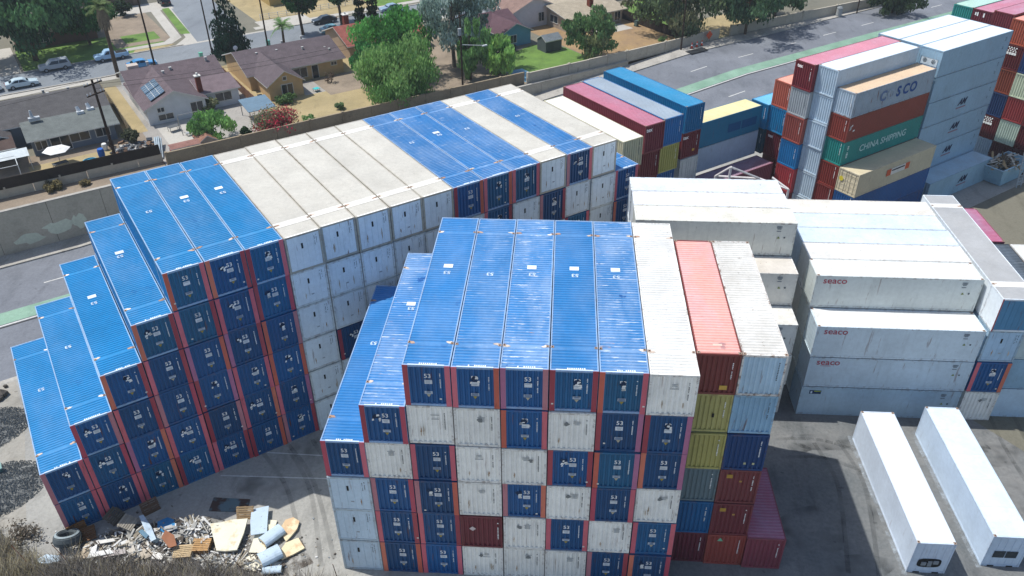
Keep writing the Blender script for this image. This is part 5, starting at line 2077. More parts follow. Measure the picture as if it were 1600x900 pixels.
PI = math.pi
car('silver estate car parked by the kerb under the huge shade tree', 14.6, 106.2, .012, PI, 'a3a8ac', 'suv')
car('light blue pickup parked by the palm and the corner kerb', 23.6, 106.3, .012, PI, '9dbdd6', 'pickup', 'pickup truck')
car('blue car half hidden behind the solar panel house roof', 27.0, 98.9, .012, 0, '3f83b4', 'sedan')
car('white van standing in the street at the edge of the frame', 3.2, 100.4, .012, 0, 'd2d8da', 'van', 'van')
car('pale silver car in front of the white van', 8.9, 100.0, .012, 0, 'b5c6ce', 'sedan')
car('white car in the driveway beside the huge shade tree', 5.0, 111.2, .02, PI / 2, 'ccd0d2', 'suv')
car('white van at the head of the shaded driveway', 4.2, 117.6, .02, PI / 2, 'ccd0d2', 'van', 'van')
car('dark car parked under the wide street tree', 62.6, 106.0, .012, PI, '2c3338', 'sedan')
car('teal car parked behind the dark car near the cypresses', 61.6, 99.4, .012, 0, '5d8d98', 'sedan')
car('blue sedan driving along the street beyond the bright green tree', 77.2, 100.6, .012, .1, '5b86ae', 'sedan')
car('silver blue car parked at the far kerb beyond the blue sedan', 77.0, 106.2, .012, PI, '7f94a6', 'sedan')
car('black car on the side street near the corner driveway', 40.2, 138.5, .018, PI / 2, '1d2226', 'suv')

# ---- things in the back gardens
def parasol(label, x, y):
    t = thing('parasol', label, 'parasol', A(x, y, 0), TH)
    b = MB()
    b.tube((0, 0, 0), (0, 0, 2.3), .04, .04, 6)
    obj('pole', b.mesh('pole', MT['obj']), t, color=hx('8c8c8a'))
    b = MB()
    for k in range(6):
        a, c = 2 * PI * k / 6, 2 * PI * (k + 1) / 6
        b.poly([(0, 0, 2.5), (1.7 * math.cos(a), 1.7 * math.sin(a), 2.0), (1.7 * math.cos(c), 1.7 * math.sin(c), 2.0)])
    obj('canopy', b.mesh('canopy', MT['obj']), t, color=hx('d6d4cf'))


parasol('cream hexagonal parasol behind the grey house', 9.3, 65.2)
t = thing('paddling_pool', 'small round turquoise paddling pool beside the parasol', 'paddling pool', A(12.6, 63.6, 0), TH)
b = MB()
for k in range(18):
    a, c = 2 * PI * k / 18, 2 * PI * (k + 1) / 18
    for (ra, za, rb, zb) in ((.85, 0, .88, .3), (.88, .3, .76, .33), (.76, .33, .74, .1)):
        b.quad((ra * math.cos(a), ra * math.sin(a), za), (ra * math.cos(c), ra * math.sin(c), za), (rb * math.cos(c), rb * math.sin(c), zb), (rb * math.cos(a), rb * math.sin(a), zb))
obj('rim', b.mesh('rim', MT['obj']), t, color=hx('2f9cb8'))
b = MB()
b.poly([(.75 * math.cos(2 * PI * k / 18), .75 * math.sin(2 * PI * k / 18), .2) for k in range(18)])
obj('water', b.mesh('water', mat_flat('pool_water', '3f8fa8', .05, .05, 1.0, .6)), t)


def barrel(label, x, y, col, r=.32, h=1.0, tilt=.1):
    t = thing('barrel', label, 'barrel', A(x, y, 0), TH)
    b = MB()
    for (ra, za, rb, zb) in ((r * .9, 0, r, h * .2), (r, h * .2, r * 1.04, h * .5), (r * 1.04, h * .5, r, h * .8), (r, h * .8, r * .9, h)):
        b.tube((0, 0, za), (0, 0, zb), ra, rb, 12)
    obj('drum', b.mesh('drum', MT['obj']), t, (0, 0, .02), (tilt, 0, 0), color=hx(col))
    b = MB()
    b.tube((0, 0, h), (0, 0, h + .04), r * .8, r * .78, 12)
    obj('lid', b.mesh('lid', MT['obj']), t, (0, 0, .02), (tilt, 0, 0), color=tone(hx(col), rW, .3))


barrel('blue plastic barrel near the paddling pool by the power pole', 14.2, 64.4, '1f56a0', .42, 1.2)
barrel('white drum standing behind the blue barrel', 15.0, 66.6, 'c9c9c4', .35, .9)
barrel('dark drum next to the white drum by the grey house', 15.9, 67.3, '3d4246', .35, .9)


def frame_table(label, x, y, col, w=1.6, d=.9, h=.75, cat='table', name='garden_table', top='d'):
    t = thing(name, label, cat, A(x, y, 0), TH + .2)
    b = MB()
    b.box(-w / 2, w / 2, -d / 2, d / 2, h - .05, h)
    obj('table_top', b.mesh('table_top', MT['obj']), t, color=hx(col))
    for sx in (-1, 1):
        for sy in (-1, 1):
            b = MB()
            b.tube((sx * (w / 2 - .08), sy * (d / 2 - .08), 0), (sx * (w / 2 - .08), sy * (d / 2 - .08), h - .05), .035, n=6)
            obj('leg', b.mesh('leg', MT['obj']), t, color=hx('77797a'))
    return t


frame_table('dark garden table under the cream parasol', 9.2, 63.9, '41464a', 1.8)
frame_table('white table by the dark screen near the parasol', 6.2, 62.4, 'c7cbcc', 1.6, 1.0, .6)
# greenhouse-like frame at the edge of the frame
t = thing('pergola', 'white tube frame of an uncovered canopy at the garden corner', 'canopy', A(2.2, 63.8, 0), TH)
for (p, q) in [((-2.4, -1.6, 0), (-2.4, -1.6, 2.3)), ((2.4, -1.6, 0), (2.4, -1.6, 2.3)), ((-2.4, 1.6, 0), (-2.4, 1.6, 2.3)), ((2.4, 1.6, 0), (2.4, 1.6, 2.3)), ((-2.4, -1.6, 2.3), (2.4, -1.6, 2.3)),
               ((-2.4, 1.6, 2.3), (2.4, 1.6, 2.3)), ((-2.4, -1.6, 2.3), (-2.4, 1.6, 2.3)), ((2.4, -1.6, 2.3), (2.4, 1.6, 2.3)), ((-2.4, 0, 2.9), (2.4, 0, 2.9)), ((0, -1.6, 2.3), (0, 0, 2.9)), ((0, 1.6, 2.3), (0, 0, 2.9))]:
    b = MB()
    b.tube(p, q, .045, n=6)
    obj('tube', b.mesh('tube', MT['obj']), t, color=hx('c9ccca'))
t = thing('tent', 'white canopy tent with sagging roof behind the grey house wing', 'tent', A(3.6, 67.0, 0), TH)
b = MB()
for sy in (-1, 1):
    b.quad((-2.6, sy * 1.5, 1.9), (2.6, sy * 1.5, 1.9), (2.6, 0, 2.5), (-2.6, 0, 2.4))
obj('cover', b.mesh('cover', MT['obj']), t, color=hx('c2c8c8'))
for sx in (-1, 1):
    for sy in (-1, 1):
        b = MB()
        b.tube((sx * 2.5, sy * 1.45, 0), (sx * 2.5, sy * 1.45, 1.9), .04, n=6)
        obj('leg', b.mesh('leg', MT['obj']), t, color=hx('b0b4b4'))


def small_shed(label, x, y, w, d, h, wall, roof, pitch=.35, rz=0):
    t = thing('garden_shed', label, 'shed', A(x, y, 0), TH + rz)
    gable(t, -w / 2, w / 2, -d / 2, d / 2, h, h + pitch, 'x' if w > d else 'y', siding(wall), shingle(roof), .12)
    b = MB()
    b.box(-.4, .4, -d / 2 - .05, -d / 2, .05, h - .2)
    obj('door', b.mesh('door', siding(wall)), t)


small_shed('low red shed with flat pinkish roof against the garden wall', 23.6, 58.4, 3.6, 1.7, 1.7, '8a3428', '8f6a60', .15)
small_shed('small brown roofed playhouse beside the lemon tree', 26.6, 59.6, 2.4, 3.0, 1.5, 'a59a8c', '9a7260', .8)
frame_table('patio table set out behind the white house', 24.4, 68.0, '55585a', 1.5, 1.0)
frame_table('pale bench table beside the patio table', 26.0, 65.2, '8f9294', 1.4, .5, .45, 'bench', 'garden_bench')
t = thing('swing_frame', 'thin metal swing frame on the white house patio', 'swing frame', A(26.6, 66.6, 0), TH)
for (p, q) in [((-1.6, -1, 0), (-1.6, 0, 2.6)), ((-1.6, 1, 0), (-1.6, 0, 2.6)), ((1.6, -1, 0), (1.6, 0, 2.6)), ((1.6, 1, 0), (1.6, 0, 2.6)), ((-1.6, 0, 2.6), (1.6, 0, 2.6))]:
    b = MB()
    b.tube(p, q, .05, n=6)
    obj('tube', b.mesh('tube', MT['obj']), t, color=hx('8f8f8d'))
# stacked pipes and junk by the shed
t = thing('pipe_bundle', 'bundle of grey plastic pipes leaning on the wall by the red shed', 'pipes', A(20.4, 60.8, 0), TH)
for k in range(7):
    b = MB()
    b.tube(((k % 4) * .24 - .4, -1.6, .15 + (k // 4) * .24), ((k % 4) * .24 + .7, 3.4, .9 + (k // 4) * .24), .11, n=8)
    obj('pipe', b.mesh('pipe', MT['obj']), t, color=hx('9aa6ac'))
rJ = random.Random(77)
b = MB()
for k in range(150):
    M = Matrix.Translation(Vector((rJ.gauss(0, 1.3), rJ.gauss(0, .9), rJ.uniform(.05, .55)))) @ Euler((rJ.uniform(-.6, .6), rJ.uniform(-.6, .6), rJ.uniform(0, 6))).to_matrix().to_4x4()
    w, d, hh = rJ.uniform(.1, .5), rJ.uniform(.08, .3), rJ.uniform(.03, .2)
    b.cur = k % 4
    b.box(-w, w, -d, d, -hh, hh, M)
stuff('junk_heap', b.mesh('junk_heap', [mat_flat('junk_pale', 'b0aca4'), mat_flat('junk_brown', '6b5340'), mat_flat('junk_grey', '70757a'), mat_flat('junk_dark', '35383a')]), A(18.2, 64.2, 0), (0, 0, TH))
frame_table('turquoise garden chair set in the tan house yard', 47.0, 71.4, '3fa8a8', .9, .9, .5, 'table', 'garden_table')
t = thing('wheelie_bin', 'dark wheelie bin beside the fence of the tan house', 'bin', A(38.3, 72.0, 0), TH)


def bin_parts(t, col, lid):
    b = MB()
    b.prism([(-.28, -.32), (.28, -.32), (.3, .34), (-.3, .34)], .05, 1.0)
    obj('body', b.mesh('body', MT['obj']), t, color=hx(col))
    b = MB()
    b.box(-.33, .33, -.38, .38, 1.0, 1.08)
    obj('lid', b.mesh('lid', MT['obj']), t, color=hx(lid))
    for s in (-1, 1):
        b = MB()
        b.tube((s * .3, .3, .12), (s * .22, .3, .12), .12, n=8)
        obj('wheel', b.mesh('wheel', MT['rubber']), t)


bin_parts(t, '2b2f33', '1f2326')
for lab, xx, yy, c1, c2 in [('blue wheelie bin by the tan house corner beside the board fence', 110.6, 74.6, '1f5aa6', '1d4f92'), ('grey green wheelie bin standing apart near the board fence', 110.8, 69.6, '4d5f58', '3d4d48'),
                            ('black wheelie bin outside the turquoise house', 81.8, 71.4, '22272a', '1c2022'), ('grey black wheelie bin nearest the turquoise house window', 83.4, 70.6, '30363a', '262b2e'),
                            ('mint green wheelie bin in the street behind the white house', 36.6, 97.9, '6fae98', '62a28c'), ('dark wheelie bin in the street beside the mint green one', 38.9, 97.9, '2f3a40', '272f34'),
                            ('teal bin on the street in front of the tan house', 48.6, 98.0, '5d9a92', '538c84')]:
    t = thing('wheelie_bin', lab, 'bin', A(xx, yy, 0), TH)
    bin_parts(t, c1, c2)
# cones and works on the pavement
for k in range(3):
    t = thing('traffic_cone', ['traffic cone nearest the timber pole by the garden wall', 'middle one of three orange traffic cones on the pavement', 'traffic cone nearest the orange diamond sign'][k], 'traffic cone', A(109.6 + k * 1.3, 53.4 + .1 * k, .15), TH, 'traffic cones by the road works')
    b = MB()
    b.box(-.28, .28, -.28, .28, 0, .05)
    obj('base', b.mesh('base', MT['rubber']), t)
    b = MB()
    b.tube((0, 0, .05), (0, 0, 1.0), .2, .06, 10)
    obj('body', b.mesh('body', MT['obj']), t, color=hx('d0452a'))
    b = MB()
    b.tube((0, 0, .45), (0, 0, .7), .152, .116, 10, False)
    obj('white_band', b.mesh('white_band', MT['obj']), t, color=hx('dcdcd8'))
sg = thing('road_work_sign', 'orange diamond road work sign leaning by the wall', 'sign', A(114.8, 54.5, .15), TH)
b = MB()
b.box(-.55, .55, -.02, .02, -.55, .55)
obj('board', b.mesh('board', MT['obj']), sg, (0, 0, 1.2), (0, R(45), 0), color=hx('c6502c'))
for s in (-1, 1):
    b = MB()
    b.tube((s * .4, .15, 0), (0, 0, 1.2), .03, n=5)
    obj('leg', b.mesh('leg', MT['obj']), sg, color=hx('5a5c5c'))
t = thing('road_plate', 'dark steel plate lying over the dug-up pavement by the cones', 'plate', A(109.4, 51.9, .15), TH)
b = MB()
b.box(-2.0, 2.0, -.8, .8, 0, .05)
obj('plate', b.mesh('plate', mat_flat('dark_plate', '26282b', .6)), t)
b = MB()
b.tube((1.8, 0, .06), (1.8, 0, .2), .06, n=6)
obj('lifting_ring', b.mesh('lifting_ring', MT['rust']), t)
t = thing('litter_bin', 'grey cylindrical litter bin on the pavement far along the road', 'bin', A(147.4, 52.0, .15), TH)
b = MB()
b.tube((0, 0, 0), (0, 0, 1.5), .55, .55, 14)
obj('body', b.mesh('body', MT['obj']), t, color=hx('9a9d9c'))
b = MB()
b.tube((0, 0, 1.5), (0, 0, 1.75), .6, .35, 14)
obj('lid', b.mesh('lid', MT['obj']), t, color=hx('7b7f80'))
# a signal post by the light blue roofed container
t = thing('road_signal', 'dark signal post with side arm near the light blue roofed container', 'signal post', A(82.5, 25.0, 0), TH)
b = MB()
b.tube((0, 0, -.2), (0, 0, 5.2), .1, .08, 8)
obj('post', b.mesh('post', MT['rubber']), t)
b = MB()
b.box(.15, .95, -.2, .2, 4.1, 4.9)
obj('signal_head', b.mesh('signal_head', MT['rubber']), t)

# ---- things between the container stacks
fl, fa, fr, fe = at(1118, 275, 11.0), at(1142, 261, 12.6), at(1187, 279, 11.0), at(1232, 296, 10.6)
t = thing('steel_frame', 'white steel lifting frame showing above the white insulated roofs', 'lifting frame', (fl.x, fl.y, 0), 0)
for (p, q) in [(fl, fa), (fa, fr), (fl, fr), (fr, fe), (fe, fe + Vector((-1.4, 1.0, .7)))] + [(Vector((v.x, v.y, 0)), v) for v in (fl, fr, fe)] + [(Vector((fa.x, fa.y, 0)), fa)]:
    b = MB()
    o_ = Vector((fl.x, fl.y, 0))
    b.tube(p - o_, q - o_, .11, n=6)
    obj('beam', b.mesh('beam', MT['obj']), t, color=hx('cfc8c4'))
t = thing('ladder', 'tall grey aluminium ladder standing beside the skip', 'ladder', at(1591, 293, 0), TH - .3)
for s in (-1, 1):
    b = MB()
    b.box(s * .32 - .05, s * .32 + .05, -.04, .04, 0, 4.4)
    obj('stile', b.mesh('stile', MT['obj']), t, (0, 0, 0), (R(-8), 0, 0), color=hx('9aa3a8'))
for k in range(11):
    b = MB()
    b.box(-.27, .27, -.03, .03, .35 + k * .38, .42 + k * .38)
    obj('rung', b.mesh('rung', MT['obj']), t, (0, 0, 0), (R(-8), 0, 0), color=hx('9aa3a8'))
sk = thing('rubbish_skip', 'pale blue rubbish skip heaped with broken boards beside the tower', 'skip', at(1562, 279, 0), TH)
b = MB()
for (x0, x1, z0, xa, xb, z1) in [(-2.2, 2.2, .1, -3.0, 3.0, 2.3)]:
    bt = [(x0, -1.2, z0), (x1, -1.2, z0), (x1, 1.2, z0), (x0, 1.2, z0)]
    tp = [(xa, -1.4, z1), (xb, -1.4, z1), (xb, 1.4, z1), (xa, 1.4, z1)]
    b.poly(bt[::-1])
    for k in range(4):
        k2 = (k + 1) % 4
        b.quad(bt[k], bt[k2], tp[k2], tp[k])
obj('hull', b.mesh('hull', MT['wall']), sk, color=hx('8fb4c6', .5))
b = MB()
for k in range(4):
    k2 = (k + 1) % 4
    b.tube(tp[k], tp[k2], .09, n=6)
obj('rim', b.mesh('rim', MT['plain']), sk, color=hx('9fc0d0', .5))
b = MB()
for k in range(90):
    M = Matrix.Translation(Vector((rJ.gauss(0, 1.2), rJ.gauss(0, .55), 1.9 + rJ.uniform(.0, .9)))) @ Euler((rJ.uniform(-.7, .7), rJ.uniform(-.7, .7), rJ.uniform(0, 6))).to_matrix().to_4x4()
    b.cur = k % 3
    b.box(-rJ.uniform(.3, 1.0), rJ.uniform(.3, 1.0), -.12, .12, -.03, .03, M)
stuff('rubbish', b.mesh('rubbish', [mat_flat('rub1', '9a8464'), mat_flat('rub2', 'b9b5aa'), mat_flat('rub3', '4a4034')]), (0, 0, 0), (0, 0, 0), sk)

# a worker's dark machine by the wide white stack: a small loader seen from above
t = thing('motor_scooter', 'small dark scooter parked against the pale grey container wall', 'scooter', at(1361, 641, 0), R(15))
b = MB()
b.tube((-.55, 0, .28), (-.55, .001, .28), .01)
for xx in (-.6, .6):
    b = MB()
    b.tube((xx, -.06, .27), (xx, .06, .27), .27, n=12)
    obj('wheel', b.mesh('wheel', MT['rubber']), t)
b = MB()
b.prism([(-.85, -.17), (-.1, -.17), (.1, -.12), (.45, -.1), (.45, .1), (.1, .12), (-.1, .17), (-.85, .17)], .3, .62)
b.prism([(.35, -.18), (.55, -.14), (.55, .14), (.35, .18)], .3, 1.0)
obj('body', b.mesh('body', MT['gloss']), t, color=hx('1c1f22'))
b = MB()
b.box(-.8, -.05, -.15, .15, .62, .74)
obj('seat', b.mesh('seat', MT['rubber']), t)
b = MB()
b.tube((.42, -.35, 1.08), (.42, .35, 1.08), .03, n=6)
obj('handlebar', b.mesh('handlebar', MT['rubber']), t)
# ================================================================== rubbish, gravel and brush at the low end of the yard
rY = random.Random(41)
WOODS = ['8d7a62', '7c6a54', '9d8b72', '6b5944', 'a0927c']


def gravel_pile(name, label, cx, cy, rx, ry, h, seed):
    """A heap of grey stones: a mound with thousands of small stones on it."""
    rg = np.random.default_rng(seed)
    t = thing(name, label, 'gravel pile', A(cx, cy, 0), TH)
    b = MB()
    N, K = 26, 12
    ring = []
    for j in range(K + 1):
        f = j / K
        ring.append([(rx * f * math.cos(2 * PI * k / N) * (1 + .08 * math.sin(3 * k + seed)), ry * f * math.sin(2 * PI * k / N), h * (1 - f) ** 1.05 - .02 + .05 * math.sin(k * 2.1 + j)) for k in range(N)])
    for j in range(K):
        for k in range(N):
            b.quad(ring[j][k], ring[j + 1][k], ring[j + 1][(k + 1) % N], ring[j][(k + 1) % N])
    gm = mat_ground('gravel_grey', '6c6d6b', '8b8b87', '3a3b3b', False, scale=1.2)
    obj('mound', b.mesh('mound', gm, True), t)
    n = 7000
    a, f = rg.uniform(0, 2 * PI, n), np.sqrt(rg.uniform(0, 1.12, n))
    z = np.maximum(h * np.clip(1 - f, 0, 1) ** 1.05, 0)
    P = np.stack([rx * f * np.cos(a), ry * f * np.sin(a), z + .03], 1)
    s = rg.uniform(.03, .085, n)
    base = np.array([(1, 0, -.4), (-.5, .87, -.4), (-.5, -.87, -.4), (0, 0, .8)])
    ang = rg.uniform(0, 6.28, n)
    c, sn = np.cos(ang), np.sin(ang)
    V = np.empty((n, 4, 3))
    for q in range(4):
        bx, by, bz = base[q]
        V[:, q, 0] = P[:, 0] + s * (bx * c - by * sn)
        V[:, q, 1] = P[:, 1] + s * (bx * sn + by * c)
        V[:, q, 2] = P[:, 2] + s * bz
    F = []
    for i in range(n):
        o = 4 * i
        F += [(o, o + 1, o + 3), (o + 1, o + 2, o + 3), (o + 2, o, o + 3)]
    me = bpy.data.meshes.new('stones')
    me.from_pydata(V.reshape(-1, 3).tolist(), [], F)
    me.materials.append(mat_flat('stone_bits', '7d7e7b', .95, .45, 7.0))
    stuff('stones', me, parent=t)


gravel_pile('gravel_pile', 'heap of grey gravel in the lower of two piles by the stepped stack', -4.6, 7.2, 4.2, 2.9, 1.5, 3)
gravel_pile('gravel_pile', 'second grey gravel heap further up beside the stepped stack', -4.6, 14.6, 4.0, 2.7, 1.4, 4)
t = thing('rubble_rock', 'jagged dark rocks at the road edge above the gravel heaps', 'rocks', A(-2.2, 19.0, 0), TH)
for k in range(14):
    bm = bmesh.new()
    bmesh.ops.create_icosphere(bm, subdivisions=1, radius=rY.uniform(.2, .55))
    for v in bm.verts:
        v.co *= rY.uniform(.65, 1.15)
    me = bpy.data.meshes.new('rock')
    bm.to_mesh(me)
    bm.free()
    me.materials.append(mat_flat('dark_rock', '55504a', .95, .3, 3.0) if k == 0 else bpy.data.materials['dark_rock'])
    obj('rock', me, t, (rY.uniform(-3, 1.0), rY.uniform(-1.0, .9), .15), (0, 0, rY.uniform(0, 6)))


def pallet(label, p, rz, tilt=(0, 0), n=1, col=None, z=0.0):
    """A timber pallet (or a stack of n): top boards, bottom boards and bearers, each board its own piece."""
    for i in range(n):
        t = thing('pallet', label if n == 1 else label + f', {ORD[i] if i else "bottom"} of its stack', 'pallet', (p.x, p.y, z + i * .17), rz + (rY.uniform(-.12, .12) if n > 1 else 0))
        t.rotation_euler = (tilt[0], tilt[1], t.rotation_euler.z)

        def board():
            b = MB()
            b.box(-.6, .6, -.055, .055, 0, .022)
            return b.mesh('board', MT['obj'])

        def bearer():
            b = MB()
            b.box(-.05, .05, -.5, .5, 0, .09)
            return b.mesh('bearer', MT['obj'])
        c0 = hx(col or rY.choice(WOODS))
        for k in range(7):
            obj('board', cached('pboard', board), t, (0, -.45 + k * .15, .118), (0, 0, rY.uniform(-.02, .02)), color=tone(c0, rY, .18))
        for k in range(3):
            obj('board', cached('pboard', board), t, (0, -.42 + k * .42, .0), color=tone(c0, rY, .18))
            obj('bearer', cached('pbearer', bearer), t, (-.5 + k * .5, 0, .024), color=tone(c0, rY, .15))


def P_(x, y, z=0):
    return at(x, y, z)


pallet('grey pallet tipped on the rubbish heap, its slats lit by the sun', P_(203, 826), TH + .9, (R(26), R(8)), 1, '9c9486', .55)
pallet('dark pallet half in shade against the stepped stack', P_(180, 812), TH + .7, (R(35), 0), 1, '5b5348', .35)
pallet('brown pallet leaning upright at the foot of the blue stack', P_(236, 797), TH + .1, (R(66), 0), 1, '5d4636', .4)
pallet('pale pallets piled at the brush edge', P_(288, 868), .2, (0, 0), 3, 'b39c78')
pallet('sunlit pallets piled beside the cream panel', P_(316, 858), .15, (0, 0), 3, 'a88458')
pallet('orange brown pallet standing on edge behind the tyre', P_(123, 832), TH + .1, (R(78), 0), 1, '7a5430', .35)
pallet('old brown pallet lying by the tyre at the stack corner', P_(136, 838), TH - .1, (R(20), 0), 1, '6b4a2e', .15)
pallet('tan pallet leaning at the cream panel top', P_(385, 806), .1, (R(60), 0), 1, 'a68a66', .3)

# the old lorry tyre
t = thing('lorry_tyre', 'big old lorry tyre lying at the corner of the stepped stack', 'tyre', P_(108, 853), .4)
b = MB()
n = 28
prof = [(.36, .02), (.5, .0), (.62, .06), (.66, .2), (.62, .34), (.5, .4), (.4, .39), (.34, .33), (.34, .08)]
for k in range(n):
    a, c = 2 * PI * k / n, 2 * PI * (k + 1) / n
    for j in range(len(prof)):
        (ra, za), (rb, zb) = prof[j], prof[(j + 1) % len(prof)]
        b.quad((ra * math.cos(a), ra * math.sin(a), za), (rb * math.cos(a), rb * math.sin(a), zb), (rb * math.cos(c), rb * math.sin(c), zb), (ra * math.cos(c), ra * math.sin(c), za))
me = b.mesh('tyre', mat_flat('dusty_rubber', '4a5052', .9, .25, 4.0), True)
o = obj('tread', me, t, (0, 0, .25), (R(-22), R(8), 0), scale=(1.35, 1.35, 1.9))
b = MB()
for k in range(n):
    a, c = 2 * PI * k / n, 2 * PI * (k + 1) / n
    b.quad((.46 * math.cos(a), .46 * math.sin(a), .415), (.57 * math.cos(a), .57 * math.sin(a), .385), (.57 * math.cos(c), .57 * math.sin(c), .385), (.46 * math.cos(c), .46 * math.sin(c), .415))
obj('sidewall_ring', b.mesh('sidewall_ring', mat_flat('pale_dusty_rubber', '8a9496', .9, .2, 4.0)), t, (0, 0, .25), (R(-22), R(8), 0), scale=(1.35, 1.35, 1.92))


def board_thing(name, label, pts, z0, thick, col, cat, mat='obj', tilt=None):
    """A flat board cut to an outline seen in the place (pixel corners on its plane), with real thickness."""
    ps = [at(x, y, z0) for x, y in pts]
    c = sum((p for p in ps), Vector()) / len(ps)
    q = [(p.x - c.x, p.y - c.y) for p in ps]
    ar = sum(q[i][0] * q[(i + 1) % len(q)][1] - q[(i + 1) % len(q)][0] * q[i][1] for i in range(len(q)))
    if ar < 0:
        q = q[::-1]
    b = MB()
    b.prism(q, -thick, 0)
    o = obj(name, b.mesh(name, MT[mat]), None, (c.x, c.y, z0), tilt or (0, 0, 0), color=hx(col, .5))
    return tag(o, label, cat)


def mat_board(name, c, st, th=.6):
    k = NT(name, .7, .2)
    n1 = k.noise(k.pos(), 1.4, 5, .65)
    cc = k.ramp(n1, [(.3, tuple(x * .9 for x in hx(c)[:3]) + (1,)), (.7, hx(c))])
    n2 = k.noise(k.pos(), .9, 4, .6)
    cc = k.mix(k.ramp(n2, [(th - .06, 0.0), (th + .04, .7)]), cc, hx(st))
    n3 = k.noise(k.pos(), 6, 4, .7)
    cc = k.mix(k.ramp(n3, [(.62, 0.0), (.7, .6)]), cc, hx('6a5238'))
    return k.color(cc)


MT['cream'] = mat_board('cream_panel', 'dcd6c0', 'b39a68')
MT['foam'] = mat_board('foam_board', 'dccdaa', 'bf9a74', .56)
MT['bluew'] = mat_board('pale_blue_sheet', 'b4c4d0', '93a4b0')
MT['rustsheet'] = mat_board('rusted_sheet', '4a3a34', '5f7d86', .5)
board_thing('insulation_sheet', 'large cream insulated panel lying on the rubbish with ragged end', [(328, 818), (346, 816), (360, 812), (387, 810), (381, 832), (370, 859), (352, 861), (338, 860)], .5, .12, 'dcd6c0', 'panel', 'cream')
board_thing('sheet_panel', 'pale blue grey sheet standing part in shade beside the cream panel', [(393, 796), (420, 790), (418, 812), (417, 832), (392, 836), (391, 815)], .45, .06, 'b4c4d0', 'panel', 'bluew')
board_thing('insulation_sheet', 'long cream panel beneath the pale blue sheet', [(418, 812), (433, 813), (424, 842), (412, 864), (389, 863), (398, 836)], .15, .08, 'dcd6c0', 'panel', 'cream')
board_thing('rusted_sheet', 'dark rusted steel sheet with bluish patch lying in the shade', [(334, 777), (391, 780), (385, 800), (326, 798)], .06, .05, '4a3a34', 'sheet', 'rustsheet')
board_thing('blue_tarp', 'crumpled blue tarpaulin scrap at the back of the rubbish', [(246, 815), (262, 808), (272, 812), (276, 828), (256, 832), (246, 826)], .35, .1, '2f78a8', 'tarpaulin')
board_thing('sheet_panel', 'narrow pale blue strip leaning across the heap into the sun', [(217, 806), (224, 804), (236, 822), (244, 842), (236, 846), (226, 828)], .6, .05, '8fb4cc', 'panel', 'bluew')
board_thing('foam_board', 'yellow brown foam slab with torn pinkish end', [(446, 812), (458, 808), (468, 814), (464, 826), (456, 836), (447, 846), (436, 828)], .25, .12, 'cfa968', 'foam slab', 'foam')
board_thing('foam_board', 'yellowed foam board nearest the front block', [(446, 848), (466, 840), (476, 856), (458, 866), (440, 874), (438, 860)], .2, .1, 'cfa968', 'foam slab', 'foam')
board_thing('foam_board', 'cream foam scrap at the very edge of the brush', [(384, 868), (396, 866), (406, 884), (398, 892), (382, 890)], .2, .1, 'd9d2b4', 'foam slab', 'cream')
board_thing('plywood_sheet', 'tan board at the foot of the lorry tyre', [(132, 850), (142, 849), (138, 872), (124, 873)], .2, .04, 'b0a08a', 'board')
board_thing('white_board', 'white painted board across the broken boards by the tyre', [(144, 855), (152, 850), (150, 862), (172, 858), (178, 864), (136, 872)], .5, .06, 'd8d8d4', 'board')
board_thing('plywood_sheet', 'brown bent sheet sticking up in the middle of the heap', [(252, 840), (258, 828), (272, 836), (276, 852), (264, 856)], .8, .05, '8a5c42', 'board')
for i, (pts, z, c, lab) in enumerate([
        ([(150, 846), (176, 840), (180, 844), (154, 851)], .5, 'c9c6be', 'long pale plank on top of the rubbish by the tyre'),
        ([(160, 862), (196, 858), (197, 865), (161, 870)], .45, 'a8a09c', 'greyish mauve board low in the rubbish by the brush'),
        ([(196, 846), (206, 842), (212, 862), (200, 868)], .3, 'b9b2a6', 'pale square board in the middle of the rubbish'),
        ([(214, 852), (228, 848), (240, 868), (222, 874)], .25, 'a79c8c', 'tan plywood sheet in the middle of the rubbish'),
        ([(240, 862), (258, 866), (252, 874), (236, 872)], .3, 'd2cfc8', 'white scrap of board beside the piled pallets'),
        ([(222, 826), (232, 836), (228, 842), (216, 830)], .7, '5c7a8c', 'grey blue board in the shaded back of the rubbish'),
        ([(238, 836), (250, 842), (246, 850), (234, 844)], .6, '2c3a44', 'dark square hatch plate near the blue tarpaulin'),
        ([(310, 868), (340, 882), (336, 886), (306, 872)], .12, 'cfcbc0', 'white strip lying at the brush below the cream panel'),
        ([(418, 820), (430, 819), (428, 826), (420, 828)], .3, 'd4cdb4', 'small cream offcut beside the long cream panel')]):
    board_thing('loose_board', lab, pts, z, .04, c, 'board', tilt=(rY.uniform(-.12, .12), rY.uniform(-.12, .12), 0))
